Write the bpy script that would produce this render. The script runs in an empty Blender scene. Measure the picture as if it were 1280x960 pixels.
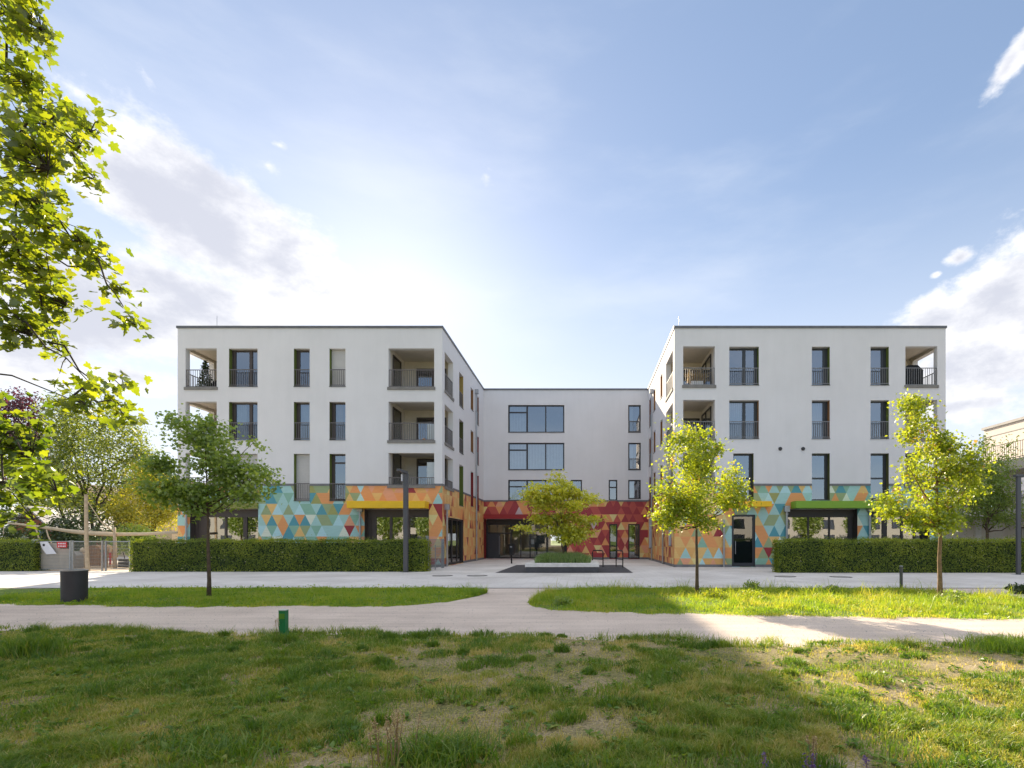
import bpy, math, random
import numpy as np
from mathutils import Vector

R = math.radians
scene = bpy.context.scene
COL = scene.collection
rnd = random.Random(7)

# ------------------------------------------------------------------ picture geometry (photo 1280 x 960)
F, VX, VY, EYE, D = 640.0, 730.0, 675.0, 1.55, 29.09
def PX(x, y, Y): return Vector(((x - VX) * Y / F, Y, EYE + (VY - y) * Y / F))
def GR(x, y):
    Y = EYE * F / (y - VY)
    return ((x - VX) * Y / F, Y)
def zf(y): return EYE + (VY - y) / 22.0
def xf(x): return (x - VX) / 22.0

# ------------------------------------------------------------------ colours and materials
def lin(r, g, b, k=1.0):
    def c(v):
        v /= 255.0
        return (v / 12.92 if v <= 0.04045 else ((v + 0.055) / 1.055) ** 2.4) * k
    return (c(r), c(g), c(b), 1.0)

MATS = {}
def new_mat(name):
    m = bpy.data.materials.new(name); m.use_nodes = True
    nt = m.node_tree; nt.nodes.clear()
    out = nt.nodes.new('ShaderNodeOutputMaterial')
    MATS[name] = m
    return m, nt, out

def nd(nt, t, **kw):
    n = nt.nodes.new(t)
    for k, v in kw.items():
        if k in n.bl_rna.properties.keys(): setattr(n, k, v)
    return n

def ramp(nt, src, stops):
    n = nt.nodes.new('ShaderNodeValToRGB')
    e = n.color_ramp.elements
    while len(e) < len(stops): e.new(0.5)
    for i, (p, c) in enumerate(stops):
        e[i].position = p; e[i].color = c if len(c) == 4 else (*c, 1)
    nt.links.new(src, n.inputs[0])
    return n.outputs[0]

def noise(nt, vec, scale, detail=4, rough=0.6):
    n = nt.nodes.new('ShaderNodeTexNoise')
    n.inputs['Scale'].default_value = scale; n.inputs['Detail'].default_value = detail
    n.inputs['Roughness'].default_value = rough
    if vec is not None: nt.links.new(vec, n.inputs['Vector'])
    return n.outputs['Fac']

def mix_col(nt, fac, a, b, mode='MIX'):
    n = nt.nodes.new('ShaderNodeMix'); n.data_type = 'RGBA'; n.blend_type = mode
    for i, v in ((0, fac), (6, a), (7, b)):
        if isinstance(v, bpy.types.NodeSocket): nt.links.new(v, n.inputs[i])
        else: n.inputs[i].default_value = v
    return n.outputs[2]

def pmat(name, col, rough=0.7, metal=0.0, var=0.12, vscale=3.0, bump=0.0, bscale=60.0, spec=0.5, col2=None, detail=5):
    """Principled with a little mottling (object space) and optional bump."""
    m, nt, out = new_mat(name)
    b = nt.nodes.new('ShaderNodeBsdfPrincipled')
    tc = nt.nodes.new('ShaderNodeTexCoord').outputs['Object']
    c4 = col if len(col) == 4 else (*col, 1)
    c2 = col2 if col2 else tuple(max(0, v * (1 - 2 * var)) for v in c4[:3])
    c2 = c2 if len(c2) == 4 else (*c2, 1)
    if var > 0 or col2:
        f = noise(nt, tc, vscale, detail)
        cc = ramp(nt, f, [(0.3, c2), (0.62, c4)])
        nt.links.new(cc, b.inputs['Base Color'])
    else: b.inputs['Base Color'].default_value = c4
    b.inputs['Roughness'].default_value = rough; b.inputs['Metallic'].default_value = metal
    b.inputs['Specular IOR Level'].default_value = spec
    if bump > 0:
        bn = nt.nodes.new('ShaderNodeBump'); bn.inputs['Strength'].default_value = bump; bn.inputs['Distance'].default_value = 0.02
        nt.links.new(noise(nt, tc, bscale, 4), bn.inputs['Height']); nt.links.new(bn.outputs[0], b.inputs['Normal'])
    nt.links.new(b.outputs[0], out.inputs[0])
    return m

def leaf_mat(name, stops, trans=0.45, tcol_gain=(1.9, 1.75, 0.9), gloss=0.06):
    """Leaves: diffuse + translucent + a little gloss; colour by the per-leaf attribute 'tint'."""
    m, nt, out = new_mat(name)
    at = nt.nodes.new('ShaderNodeAttribute'); at.attribute_name = 'tint'
    c = ramp(nt, at.outputs['Fac'], stops)
    d = nt.nodes.new('ShaderNodeBsdfDiffuse'); nt.links.new(c, d.inputs[0])
    t = nt.nodes.new('ShaderNodeBsdfTranslucent')
    tc = mix_col(nt, 1.0, c, (*tcol_gain, 1), 'MULTIPLY'); nt.links.new(tc, t.inputs[0])
    s = nt.nodes.new('ShaderNodeMixShader'); s.inputs[0].default_value = trans
    nt.links.new(d.outputs[0], s.inputs[1]); nt.links.new(t.outputs[0], s.inputs[2])
    g = nt.nodes.new('ShaderNodeBsdfGlossy'); g.inputs['Roughness'].default_value = 0.42
    g.inputs[0].default_value = (1, 1, 1, 1)
    s2 = nt.nodes.new('ShaderNodeMixShader'); s2.inputs[0].default_value = gloss
    nt.links.new(s.outputs[0], s2.inputs[1]); nt.links.new(g.outputs[0], s2.inputs[2])
    nt.links.new(s2.outputs[0], out.inputs[0])
    return m

def glass_mat(name, refl, tint, rough=0.0):
    m, nt, out = new_mat(name)
    tr = nt.nodes.new('ShaderNodeBsdfTransparent'); tr.inputs[0].default_value = (*tint, 1)
    gl = nt.nodes.new('ShaderNodeBsdfGlossy'); gl.inputs['Roughness'].default_value = rough; gl.inputs[0].default_value = (.95, .97, 1, 1)
    tc = nt.nodes.new('ShaderNodeTexCoord').outputs['Object']
    bn = nt.nodes.new('ShaderNodeBump'); bn.inputs['Strength'].default_value = 0.05; bn.inputs['Distance'].default_value = 0.05
    nt.links.new(noise(nt, tc, 0.9, 1), bn.inputs['Height']); nt.links.new(bn.outputs[0], gl.inputs['Normal'])
    lw = nt.nodes.new('ShaderNodeLayerWeight'); lw.inputs[0].default_value = 0.35
    mr = nt.nodes.new('ShaderNodeMapRange'); mr.inputs[3].default_value = refl; mr.inputs[4].default_value = 0.95
    nt.links.new(lw.outputs['Fresnel'], mr.inputs[0])
    s = nt.nodes.new('ShaderNodeMixShader')
    nt.links.new(mr.outputs[0], s.inputs[0]); nt.links.new(tr.outputs[0], s.inputs[1]); nt.links.new(gl.outputs[0], s.inputs[2])
    nt.links.new(s.outputs[0], out.inputs[0])
    return m

def attr_mat(name, rough=0.45, var=0.06):
    """Colour from the face-corner colour attribute 'Col' (the tiles' own colours) with a faint brush grain."""
    m, nt, out = new_mat(name)
    b = nt.nodes.new('ShaderNodeBsdfPrincipled')
    at = nt.nodes.new('ShaderNodeAttribute'); at.attribute_name = 'Col'
    tc = nt.nodes.new('ShaderNodeTexCoord').outputs['Object']
    mp = nt.nodes.new('ShaderNodeMapping'); mp.inputs['Scale'].default_value = (1, 1, 6)
    nt.links.new(tc, mp.inputs[0])
    g = ramp(nt, noise(nt, mp.outputs[0], 2.5, 6), [(0.25, (1 - 2 * var,) * 3), (0.7, (1, 1, 1))])
    nt.links.new(mix_col(nt, 1.0, at.outputs['Color'], g, 'MULTIPLY'), b.inputs['Base Color'])
    b.inputs['Roughness'].default_value = rough; b.inputs['Specular IOR Level'].default_value = 0.35
    nt.links.new(b.outputs[0], out.inputs[0])
    return m

def render_wall(name, col):
    """White mineral render: fine grain, faint vertical rain streaks and broad mottling."""
    m, nt, out = new_mat(name)
    b = nt.nodes.new('ShaderNodeBsdfPrincipled')
    tc = nt.nodes.new('ShaderNodeTexCoord').outputs['Object']
    mp = nt.nodes.new('ShaderNodeMapping'); mp.inputs['Scale'].default_value = (2.6, 2.6, 0.30); nt.links.new(tc, mp.inputs[0])
    st = ramp(nt, noise(nt, mp.outputs[0], 1.0, 6, 0.65), [(0.28, tuple(c * .968 for c in col)), (0.6, col)])
    mo = ramp(nt, noise(nt, tc, 0.35, 4), [(0.3, (.935, .935, .93)), (0.65, (1, 1, 1))])
    nt.links.new(mix_col(nt, 1.0, st, mo, 'MULTIPLY'), b.inputs['Base Color'])
    b.inputs['Roughness'].default_value = 0.9; b.inputs['Specular IOR Level'].default_value = 0.2
    bn = nt.nodes.new('ShaderNodeBump'); bn.inputs['Strength'].default_value = 0.25; bn.inputs['Distance'].default_value = 0.01
    nt.links.new(noise(nt, tc, 90, 3), bn.inputs['Height']); nt.links.new(bn.outputs[0], b.inputs['Normal'])
    nt.links.new(b.outputs[0], out.inputs[0])
    return m

render_wall('white_render', (.81, .79, .80))
render_wall('beige_render', (.66, .61, .56))
render_wall('grey_render', (.40, .39, .375))  # grey wall render for the houses across the meadow
render_wall('cream_render', (.62, .50, .34))
pmat('loggia_paint', (.72, .66, .58), .9, var=.04)
pmat('coping', (.17, .17, .18), .5, .3)
pmat('band_grey', (.20, .20, .21), .6)
pmat('slab_grey', (.25, .235, .22), .8)
pmat('frame_dark', (.035, .032, .033), .45, var=.05)
pmat('frame_brown', (.075, .058, .052), .5, var=.05)
pmat('frame_anthracite', (.045, .05, .058), .45, var=.05)
pmat('door_slate', (.075, .10, .125), .5)
pmat('rail_brown', (.17, .15, .145), .5, .2, var=.05)
pmat('rail_grey', (.24, .235, .24), .5, .2, var=.05)
pmat('blind_white', (.58, .56, .54), .6, var=.03)
pmat('curtain', (.75, .74, .72), .9, var=.05)
pmat('curtain_amber', (.45, .28, .12), .9)
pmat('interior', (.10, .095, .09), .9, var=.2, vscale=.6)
pmat('interior_light', (.55, .5, .43), .9, var=.1)
for n, c in (('reveal_green', (98, 112, 48)), ('reveal_olive', (84, 86, 48)), ('reveal_yellow', (176, 150, 84)), ('reveal_amber', (146, 104, 66)),
             ('reveal_red', (135, 40, 40)), ('reveal_brown', (130, 75, 50)), ('reveal_white', (230, 228, 225))):
    pmat(n, lin(*c, 1.15), .8, var=.04)
pmat('canopy_yellow', lin(238, 190, 30, 1.1), .5, var=.04)
pmat('canopy_green', lin(125, 165, 45, 1.1), .5, var=.04)
pmat('canopy_olive', lin(140, 140, 70, 1.0), .5, var=.04)
pmat('canopy_red', lin(150, 38, 40, 1.1), .5, var=.04)
pmat('zinc', (.42, .43, .45), .4, .5, var=.06)
attr_mat('mosaic')
glass_mat('glass', .27, (.5, .57, .62))
glass_mat('glass_door', .13, (.35, .4, .44))
glass_mat('glass_dark', .20, (.42, .46, .48))
glass_mat('glass_clear', .10, (.82, .86, .86))
pmat('lamp_grey', (.105, .105, .115), .45, .3, var=.05)
pmat('black_metal', (.015, .015, .017), .45, .2, var=.02)
pmat('galvanised', (.36, .38, .40), .45, .6, var=.1, vscale=12)
pmat('bin_dark', (.050, .048, .055), .55, .2, var=.14, vscale=2.0)
pmat('bin_rim', (.42, .40, .38), .5, .4, var=.08)
pmat('concrete_light', (.74, .72, .70), .85, var=.10, vscale=4, bump=.2)
pmat('concrete_dark', (.085, .085, .095), .8, var=.12, vscale=4)
pmat('wood_pale', (.55, .43, .29), .75, var=.15, vscale=9)
pmat('wood_brown', (.34, .19, .09), .75, var=.2, vscale=9)
pmat('cloth_pale', (.66, .54, .38), .85, var=.08)
pmat('rope', (.60, .53, .42), .9)
pmat('paper_white', (.78, .78, .82), .7, var=.02)
pmat('sign_red', lin(205, 45, 50), .5, var=.03)
pmat('board_beige', (.62, .55, .45), .7, var=.08)
pmat('toy_red', lin(190, 60, 65), .5)
pmat('marker_green', lin(20, 125, 70), .45, var=.18, vscale=9)
pmat('marker_pale', (.55, .62, .55), .6)
pmat('marker_olive', lin(85, 140, 35), .5, var=.1)
pmat('iron', (.06, .06, .065), .6, .4)
pmat('brick_red', (.26, .085, .05), .85, var=.2, vscale=8)
pmat('roof_brown', (.20, .12, .09), .85, var=.2, vscale=6)
pmat('roof_grey', (.42, .42, .44), .6, var=.12)
pmat('blue_paint', (.18, .27, .48), .6)
pmat('stone_grey', (.32, .31, .29), .9, var=.15)
pmat('bbq_cover', (.012, .012, .015), .75, var=.1)
pmat('box_white', (.72, .72, .73), .6, var=.03)
pmat('screen_frost', (.62, .68, .70), .35, var=.05)
pmat('orange_pot', (.62, .26, .06), .7)
pmat('bark', (.13, .09, .06), .9, var=.25, vscale=14, bump=.5, bscale=25)
pmat('bark_sunlit', (.30, .19, .11), .9, var=.25, vscale=14, bump=.5, bscale=25)  # lighter bark with the sunlight on the trunk put into its colour
pmat('bark_dark', (.055, .042, .032), .9, var=.25, vscale=10)
pmat('hedge_core', (.03, .05, .014), .95, var=.2)
pmat('seed_brown', (.34, .22, .12), .9, var=.2)

leaf_mat('maple_leaf', [(0, (.08, .14, .016)), (.5, (.16, .215, .024)), (1, (.26, .29, .03))], .60, (1.75, 1.65, .45))
leaf_mat('street_leaf', [(0, (.12, .20, .04)), (.5, (.22, .32, .065)), (1, (.36, .44, .10))], .5, (1.7, 1.6, .7))
leaf_mat('spring_leaf', [(0, (.13, .20, .022)), (.5, (.26, .33, .032)), (.95, (.36, .40, .05)), (1, (.38, .24, .09))], .5, (2.15, 1.95, .55))
leaf_mat('planter_leaf', [(0, (.32, .37, .04)), (.5, (.50, .52, .05)), (.9, (.62, .58, .065)), (1, (.52, .33, .08))], .45, (1.8, 1.7, .6))
leaf_mat('hedge_leaf', [(0, (.055, .10, .008)), (.5, (.18, .245, .022)), (.97, (.36, .40, .045)), (1, (.55, .53, .40))], .35, (2.4, 2.1, .6), .03)
leaf_mat('far_leaf', [(0, (.06, .11, .016)), (.5, (.13, .19, .03)), (1, (.23, .28, .05))], .45, (2.0, 1.7, .7))
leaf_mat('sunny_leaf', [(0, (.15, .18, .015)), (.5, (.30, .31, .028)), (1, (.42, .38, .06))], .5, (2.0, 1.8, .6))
leaf_mat('purple_leaf', [(0, (.025, .010, .018)), (.5, (.06, .02, .035)), (1, (.11, .04, .06))], .35, (2.2, 1.2, 1.4))
leaf_mat('dark_leaf', [(0, (.02, .045, .015)), (.5, (.04, .08, .025)), (1, (.08, .125, .035))], .25, (1.6, 1.5, .7))
leaf_mat('grass_blade', [(0, (.52, .44, .23)), (.2, (.40, .37, .13)), (.4, (.25, .30, .055)), (.7, (.135, .235, .028)), (1, (.065, .145, .018))], .42, (1.9, 1.75, .6), .03)
leaf_mat('verge_blade', [(0, (.42, .38, .12)), (.25, (.32, .37, .05)), (.6, (.20, .31, .03)), (1, (.10, .20, .02))], .48, (2.0, 1.9, .6), .03)
leaf_mat('herb_blade', [(0, (.32, .36, .16)), (.5, (.21, .33, .09)), (1, (.13, .23, .06))], .35, (1.6, 1.6, .8))
leaf_mat('flower_purple', [(0, (.10, .045, .20)), (1, (.28, .16, .46))], .35, (1.3, 1.2, 1.3))
leaf_mat('dry_grass', [(0, (.42, .31, .15)), (1, (.60, .47, .25))], .4, (1.2, 1.1, .9))

# ground materials
def ground_mat(name, kind):
    m, nt, out = new_mat(name)
    b = nt.nodes.new('ShaderNodeBsdfPrincipled'); b.inputs['Roughness'].default_value = .95; b.inputs['Specular IOR Level'].default_value = .15
    tc = nt.nodes.new('ShaderNodeTexCoord').outputs['Object']
    bs, bscale = .4, 40
    if kind == 'soil':
        big = noise(nt, tc, .9, 6, .65)
        c1 = ramp(nt, big, [(.34, (.15, .17, .06)), (.47, (.27, .25, .12)), (.58, (.37, .31, .20)), (.72, (.50, .43, .33))])
        fine = ramp(nt, noise(nt, tc, 38, 5, .7), [(.32, (.34, .36, .30)), (.66, (1.2, 1.15, 1.1))])
        c = mix_col(nt, 1.0, c1, fine, 'MULTIPLY'); bs, bscale = .9, 30
    elif kind == 'turf':
        c = ramp(nt, noise(nt, tc, 3, 6, .7), [(.3, (.08, .13, .03)), (.55, (.13, .19, .04)), (.7, (.22, .23, .08))])
    elif kind == 'gravel':
        big = ramp(nt, noise(nt, tc, .5, 5, .6), [(.3, (.57, .485, .43)), (.5, (.67, .575, .51)), (.7, (.74, .64, .57))])
        mp = nt.nodes.new('ShaderNodeMapping'); mp.inputs['Scale'].default_value = (.12, 1.6, 1); nt.links.new(tc, mp.inputs[0])
        tracks = ramp(nt, noise(nt, mp.outputs[0], 2.2, 5), [(.3, (.86, .855, .85)), (.6, (1.03, 1.03, 1.03))])
        fine = ramp(nt, noise(nt, tc, 34, 8, .85), [(.3, (.55, .55, .55)), (.65, (1.18, 1.17, 1.15))])
        c = mix_col(nt, 1.0, mix_col(nt, 1.0, big, tracks, 'MULTIPLY'), fine, 'MULTIPLY'); bs, bscale = .7, 70
    elif kind == 'paving':
        br = nt.nodes.new('ShaderNodeTexBrick'); br.inputs['Scale'].default_value = 1.0
        br.inputs['Brick Width'].default_value = .6; br.inputs['Row Height'].default_value = .3
        br.inputs['Mortar Size'].default_value = .008; br.inputs['Mortar Smooth'].default_value = .3
        br.inputs['Color1'].default_value = (.58, .565, .55, 1); br.inputs['Color2'].default_value = (.63, .61, .595, 1); br.inputs['Mortar'].default_value = (.42, .41, .40, 1)
        nt.links.new(tc, br.inputs['Vector'])
        mo = ramp(nt, noise(nt, tc, .35, 6, .6), [(.3, (.80, .785, .77)), (.62, (1.06, 1.06, 1.06))])
        c = mix_col(nt, 1.0, br.outputs['Color'], mo, 'MULTIPLY'); bs, bscale = .25, 60
    elif kind == 'dark_paving':
        br = nt.nodes.new('ShaderNodeTexBrick'); br.inputs['Scale'].default_value = 1.0
        br.inputs['Brick Width'].default_value = .2; br.inputs['Row Height'].default_value = .1; br.inputs['Mortar Size'].default_value = .006
        br.inputs['Color1'].default_value = (.075, .075, .085, 1); br.inputs['Color2'].default_value = (.105, .105, .115, 1); br.inputs['Mortar'].default_value = (.05, .05, .05, 1)
        nt.links.new(tc, br.inputs['Vector']); c = br.outputs['Color']
    else:  # sand
        c = ramp(nt, noise(nt, tc, 2.5, 5), [(.3, (.42, .32, .22)), (.65, (.56, .44, .31))])
    nt.links.new(c, b.inputs['Base Color'])
    bn = nt.nodes.new('ShaderNodeBump'); bn.inputs['Strength'].default_value = bs; bn.inputs['Distance'].default_value = .02
    nt.links.new(noise(nt, tc, bscale, 5, .7), bn.inputs['Height']); nt.links.new(bn.outputs[0], b.inputs['Normal'])
    nt.links.new(b.outputs[0], out.inputs[0])
for n, k in (('meadow_soil', 'soil'), ('turf', 'turf'), ('gravel', 'gravel'), ('paving', 'paving'), ('dark_paving', 'dark_paving'), ('sand', 'sand')): ground_mat(n, k)

# ------------------------------------------------------------------ objects
ORG = {}
def tag(o, label=None, cat=None, group=None, kind=None):
    for k, v in (('label', label), ('category', cat), ('group', group), ('kind', kind)):
        if v: o[k] = v
    return o
def empty(name, loc, label=None, cat=None, group=None):
    o = bpy.data.objects.new(name, None); COL.objects.link(o); o.location = loc; o.empty_display_size = .3
    ORG[o] = Vector(loc)
    return tag(o, label, cat, group)
def link(name, me, parent=None, origin=None):
    o = bpy.data.objects.new(name, me); COL.objects.link(o)
    if parent is not None:
        o.parent = parent; ORG[o] = ORG[parent]
    else:
        ORG[o] = Vector(origin) if origin is not None else Vector((0, 0, 0)); o.location = ORG[o]
    return o

class MB:
    """Collects shapes in world space; build() links them as one mesh object."""
    def __init__(s, frame=None):
        s.v, s.f, s.m, s.names, s.c, s.fr = [], [], [], [], [], frame
    def mi(s, n):
        if n not in s.names: s.names.append(n)
        return s.names.index(n)
    def pt(s, p):
        if s.fr is None: return Vector(p)
        return s.fr.P(*p)
    def poly(s, pts, mat, col=None):
        i = len(s.v)
        s.v += [s.pt(p) for p in pts]
        s.f.append(tuple(range(i, i + len(pts)))); s.m.append(s.mi(mat)); s.c.append(col)
    def box(s, a0, a1, b0, b1, c0, c1, mat):
        P = [(a, b, c) for a in (a0, a1) for b in (b0, b1) for c in (c0, c1)]
        i = len(s.v); s.v += [s.pt(p) for p in P]
        for q in ((0, 1, 3, 2), (4, 6, 7, 5), (0, 4, 5, 1), (2, 3, 7, 6), (0, 2, 6, 4), (1, 5, 7, 3)):
            s.f.append(tuple(i + k for k in q)); s.m.append(s.mi(mat)); s.c.append(None)
        return s
    def path(s, pts, rad, mat, n=8, flat=1.0, caps=True):
        pts = [s.pt(p) for p in pts]
        if not hasattr(rad, '__len__'): rad = [rad] * len(pts)
        base = len(s.v); k = s.mi(mat)
        for j, p in enumerate(pts):
            t = (pts[min(j + 1, len(pts) - 1)] - pts[max(j - 1, 0)]).normalized()
            up = Vector((0, 0, 1)) if abs(t.z) < .9 else Vector((1, 0, 0))
            a = t.cross(up).normalized(); b = a.cross(t)
            for q in range(n):
                an = 2 * math.pi * q / n
                s.v.append(p + a * (math.cos(an) * rad[j] * flat) + b * (math.sin(an) * rad[j]))
        for j in range(len(pts) - 1):
            for q in range(n):
                s.f.append((base + j * n + q, base + j * n + (q + 1) % n, base + (j + 1) * n + (q + 1) % n, base + (j + 1) * n + q)); s.m.append(k); s.c.append(None)
        if caps:
            s.f.append(tuple(base + q for q in range(n - 1, -1, -1))); s.m.append(k); s.c.append(None)
            e = base + (len(pts) - 1) * n
            s.f.append(tuple(e + q for q in range(n))); s.m.append(k); s.c.append(None)
        return s
    def lathe(s, x, y, prof, mat, n=32):
        base = len(s.v); k = s.mi(mat)
        for r, z in prof:
            for q in range(n):
                a = 2 * math.pi * q / n
                s.v.append(s.pt((x + r * math.cos(a), y + r * math.sin(a), z)))
        for j in range(len(prof) - 1):
            for q in range(n):
                s.f.append((base + j * n + q, base + j * n + (q + 1) % n, base + (j + 1) * n + (q + 1) % n, base + (j + 1) * n + q)); s.m.append(k); s.c.append(None)
        for j, rev in ((0, True), (len(prof) - 1, False)):
            if prof[j][0] > 1e-4:
                idx = [base + j * n + q for q in range(n)]
                s.f.append(tuple(idx[::-1] if rev else idx)); s.m.append(k); s.c.append(None)
        return s
    def build(s, name, parent=None, origin=None, smooth=False, bevel=0):
        org = ORG[parent] if parent is not None else Vector(origin if origin is not None else (0, 0, 0))
        me = bpy.data.meshes.new(name)
        me.from_pydata([tuple(v - org) for v in s.v], [], s.f)
        for n in s.names: me.materials.append(MATS[n])
        me.polygons.foreach_set('material_index', s.m)
        if any(c is not None for c in s.c):
            ca = me.color_attributes.new('Col', 'FLOAT_COLOR', 'CORNER')
            buf = []
            for p, c in zip(me.polygons, s.c):
                buf += list(c if c is not None else (.5, .5, .5, 1)) * p.loop_total
            ca.data.foreach_set('color', buf)
        if smooth: me.polygons.foreach_set('use_smooth', [True] * len(me.polygons))
        me.update()
        o = link(name, me, parent, org)
        if bevel:
            b = o.modifiers.new('bevel', 'BEVEL'); b.width = bevel; b.segments = 2; b.limit_method = 'ANGLE'
        return o

class Frame:
    """A facade: u along the wall, w outwards, z up."""
    def __init__(s, ox, oy, U, N): s.o, s.U, s.N = Vector((ox, oy, 0)), Vector((*U, 0)), Vector((*N, 0))
    def P(s, u, w, z): return s.o + s.U * u + s.N * w + Vector((0, 0, z))

# numpy meshes ------------------------------------------------------------------------
def np_mesh(name, verts, tris, mat, tint=None, parent=None, origin=None):
    org = ORG[parent] if parent is not None else Vector(origin if origin is not None else (0, 0, 0))
    verts = (verts - np.array(org)).astype(np.float32); tris = tris.astype(np.int32)
    me = bpy.data.meshes.new(name)
    me.vertices.add(len(verts)); me.vertices.foreach_set('co', verts.ravel())
    me.loops.add(tris.size); me.loops.foreach_set('vertex_index', tris.ravel())
    me.polygons.add(len(tris)); me.polygons.foreach_set('loop_start', np.arange(0, tris.size, 3, dtype=np.int32))
    me.materials.append(MATS[mat])
    if tint is not None:
        a = me.attributes.new('tint', 'FLOAT', 'POINT'); a.data.foreach_set('value', tint.astype(np.float32))
    me.update(calc_edges=True)
    return link(name, me, parent, org)

DIAMOND = (np.array([(0, 0, 0), (.42, .27, .10), (1, 0, -.06), (.42, -.27, .10)], float), np.array([(0, 1, 2), (0, 2, 3)]))
_half = [(0, .03), (-.10, .20), (.02, .46), (.16, .33), (.33, .62), (.44, .50), (.52, .56), (.55, .27), (.74, .25)]
_out = _half + [(1.0, 0.0)] + [(x, -y) for x, y in reversed(_half)]
MAPLE = (np.array([(.32, 0, 0)] + [(x, y, .22 * abs(y) - .18 * max(0, x - .4)) for x, y in _out], float),
         np.array([(0, i, i + 1) for i in range(1, len(_out))] + [(0, len(_out), 1)]))
_h2 = [(0, .03), (.04, .34), (.28, .24), (.48, .50), (.60, .20)]
_o2 = _h2 + [(1, 0)] + [(x, -y) for x, y in reversed(_h2)]
LOBED = (np.array([(.3, 0, 0)] + [(x, y, .2 * abs(y)) for x, y in _o2], float), np.array([(0, i, i + 1) for i in range(1, len(_o2))] + [(0, len(_o2), 1)]))

def leaf_arrays(C, size, rng, shape=DIAMOND, bias=(0, 0, .7), spread=1.0, droop=0.0):
    n = len(C)
    N = rng.normal(size=(n, 3)) * spread + np.array(bias); N /= np.linalg.norm(N, axis=1, keepdims=True) + 1e-9
    T = rng.normal(size=(n, 3)); T[:, 2] -= droop
    T -= N * (T * N).sum(1, keepdims=True); T /= np.linalg.norm(T, axis=1, keepdims=True) + 1e-9
    B = np.cross(N, T)
    pts, tri = shape
    V = C[:, None, :] + size[:, None, None] * (pts[None, :, 0:1] * T[:, None] + pts[None, :, 1:2] * B[:, None] + pts[None, :, 2:3] * N[:, None])
    k = len(pts)
    return V.reshape(-1, 3), (tri[None] + (np.arange(n) * k)[:, None, None]).reshape(-1, 3), k

def vnoise(x, y, seed=0):
    """2-D value noise in 0..1."""
    xi, yi = np.floor(x).astype(np.int64), np.floor(y).astype(np.int64)
    fx, fy = x - xi, y - yi
    fx, fy = fx * fx * (3 - 2 * fx), fy * fy * (3 - 2 * fy)
    def h(a, b):
        n = (a * 374761393 + b * 668265263 + seed * 974711) & 0x7fffffff
        n = ((n ^ (n >> 13)) * 1274126177) & 0x7fffffff
        return ((n ^ (n >> 16)) & 0xffff) / 65535.0
    return (h(xi, yi) * (1 - fx) + h(xi + 1, yi) * fx) * (1 - fy) + (h(xi, yi + 1) * (1 - fx) + h(xi + 1, yi + 1) * fx) * fy
def fbm(x, y, seed=0, o=4):
    t, a, s = 0, 1, 0
    for i in range(o):
        t = t + a * vnoise(x * 2 ** i, y * 2 ** i, seed + i * 17); s += a; a *= .55
    return t / s

def blades(x, y, z, h, w, lean, rng):
    n = len(x); a = rng.uniform(0, 2 * np.pi, n); l = rng.uniform(0, 2 * np.pi, n)
    px, py = np.cos(a) * w, np.sin(a) * w
    lx, ly = np.cos(l) * lean * h, np.sin(l) * lean * h
    V = np.empty((n, 5, 3))
    V[:, 0] = np.stack([x - px, y - py, z - .01], 1); V[:, 1] = np.stack([x + px, y + py, z - .01], 1)
    mx, my, mz = x + lx * .3, y + ly * .3, z + h * .58
    V[:, 2] = np.stack([mx - px * .75, my - py * .75, mz], 1); V[:, 3] = np.stack([mx + px * .75, my + py * .75, mz], 1)
    V[:, 4] = np.stack([x + lx, y + ly, z + h * np.sqrt(np.clip(1 - .45 * lean ** 2, .15, 1))], 1)
    T = np.array([(0, 1, 3), (0, 3, 2), (2, 3, 4)])
    return V.reshape(-1, 3), (T[None] + (np.arange(n) * 5)[:, None, None]).reshape(-1, 3)

def join_arrays(parts):
    V, T, A, o = [], [], [], 0
    for v, t, a in parts:
        V.append(v); T.append(t + o); A.append(a); o += len(v)
    return np.concatenate(V), np.concatenate(T), np.concatenate(A)

# ------------------------------------------------------------------ camera, sun, sky
cam = bpy.data.cameras.new('camera'); cam_o = bpy.data.objects.new('camera', cam); COL.objects.link(cam_o)
cam.sensor_width = 36; cam.lens = 18.0; cam.shift_x = -90 / 1280; cam.shift_y = 195 / 1280
cam.clip_start = .05; cam.clip_end = 3000
cam_o.location = (0, 0, EYE); cam_o.rotation_euler = (R(90), 0, 0)
scene.camera = cam_o

SUN = Vector((-0.75, 2.0, 1.0)).normalized()          # towards the sun
SUN_EL = math.asin(SUN.z); SUN_AZ = math.atan2(SUN.x, SUN.y)
sl = bpy.data.lights.new('sun', 'SUN'); sl.energy = 4.6; sl.angle = R(.8); sl.color = (1.0, .84, .62)
so = bpy.data.objects.new('sun', sl); COL.objects.link(so); so.location = (-30, 60, 60)
so.rotation_euler = SUN.to_track_quat('Z', 'Y').to_euler()

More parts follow.
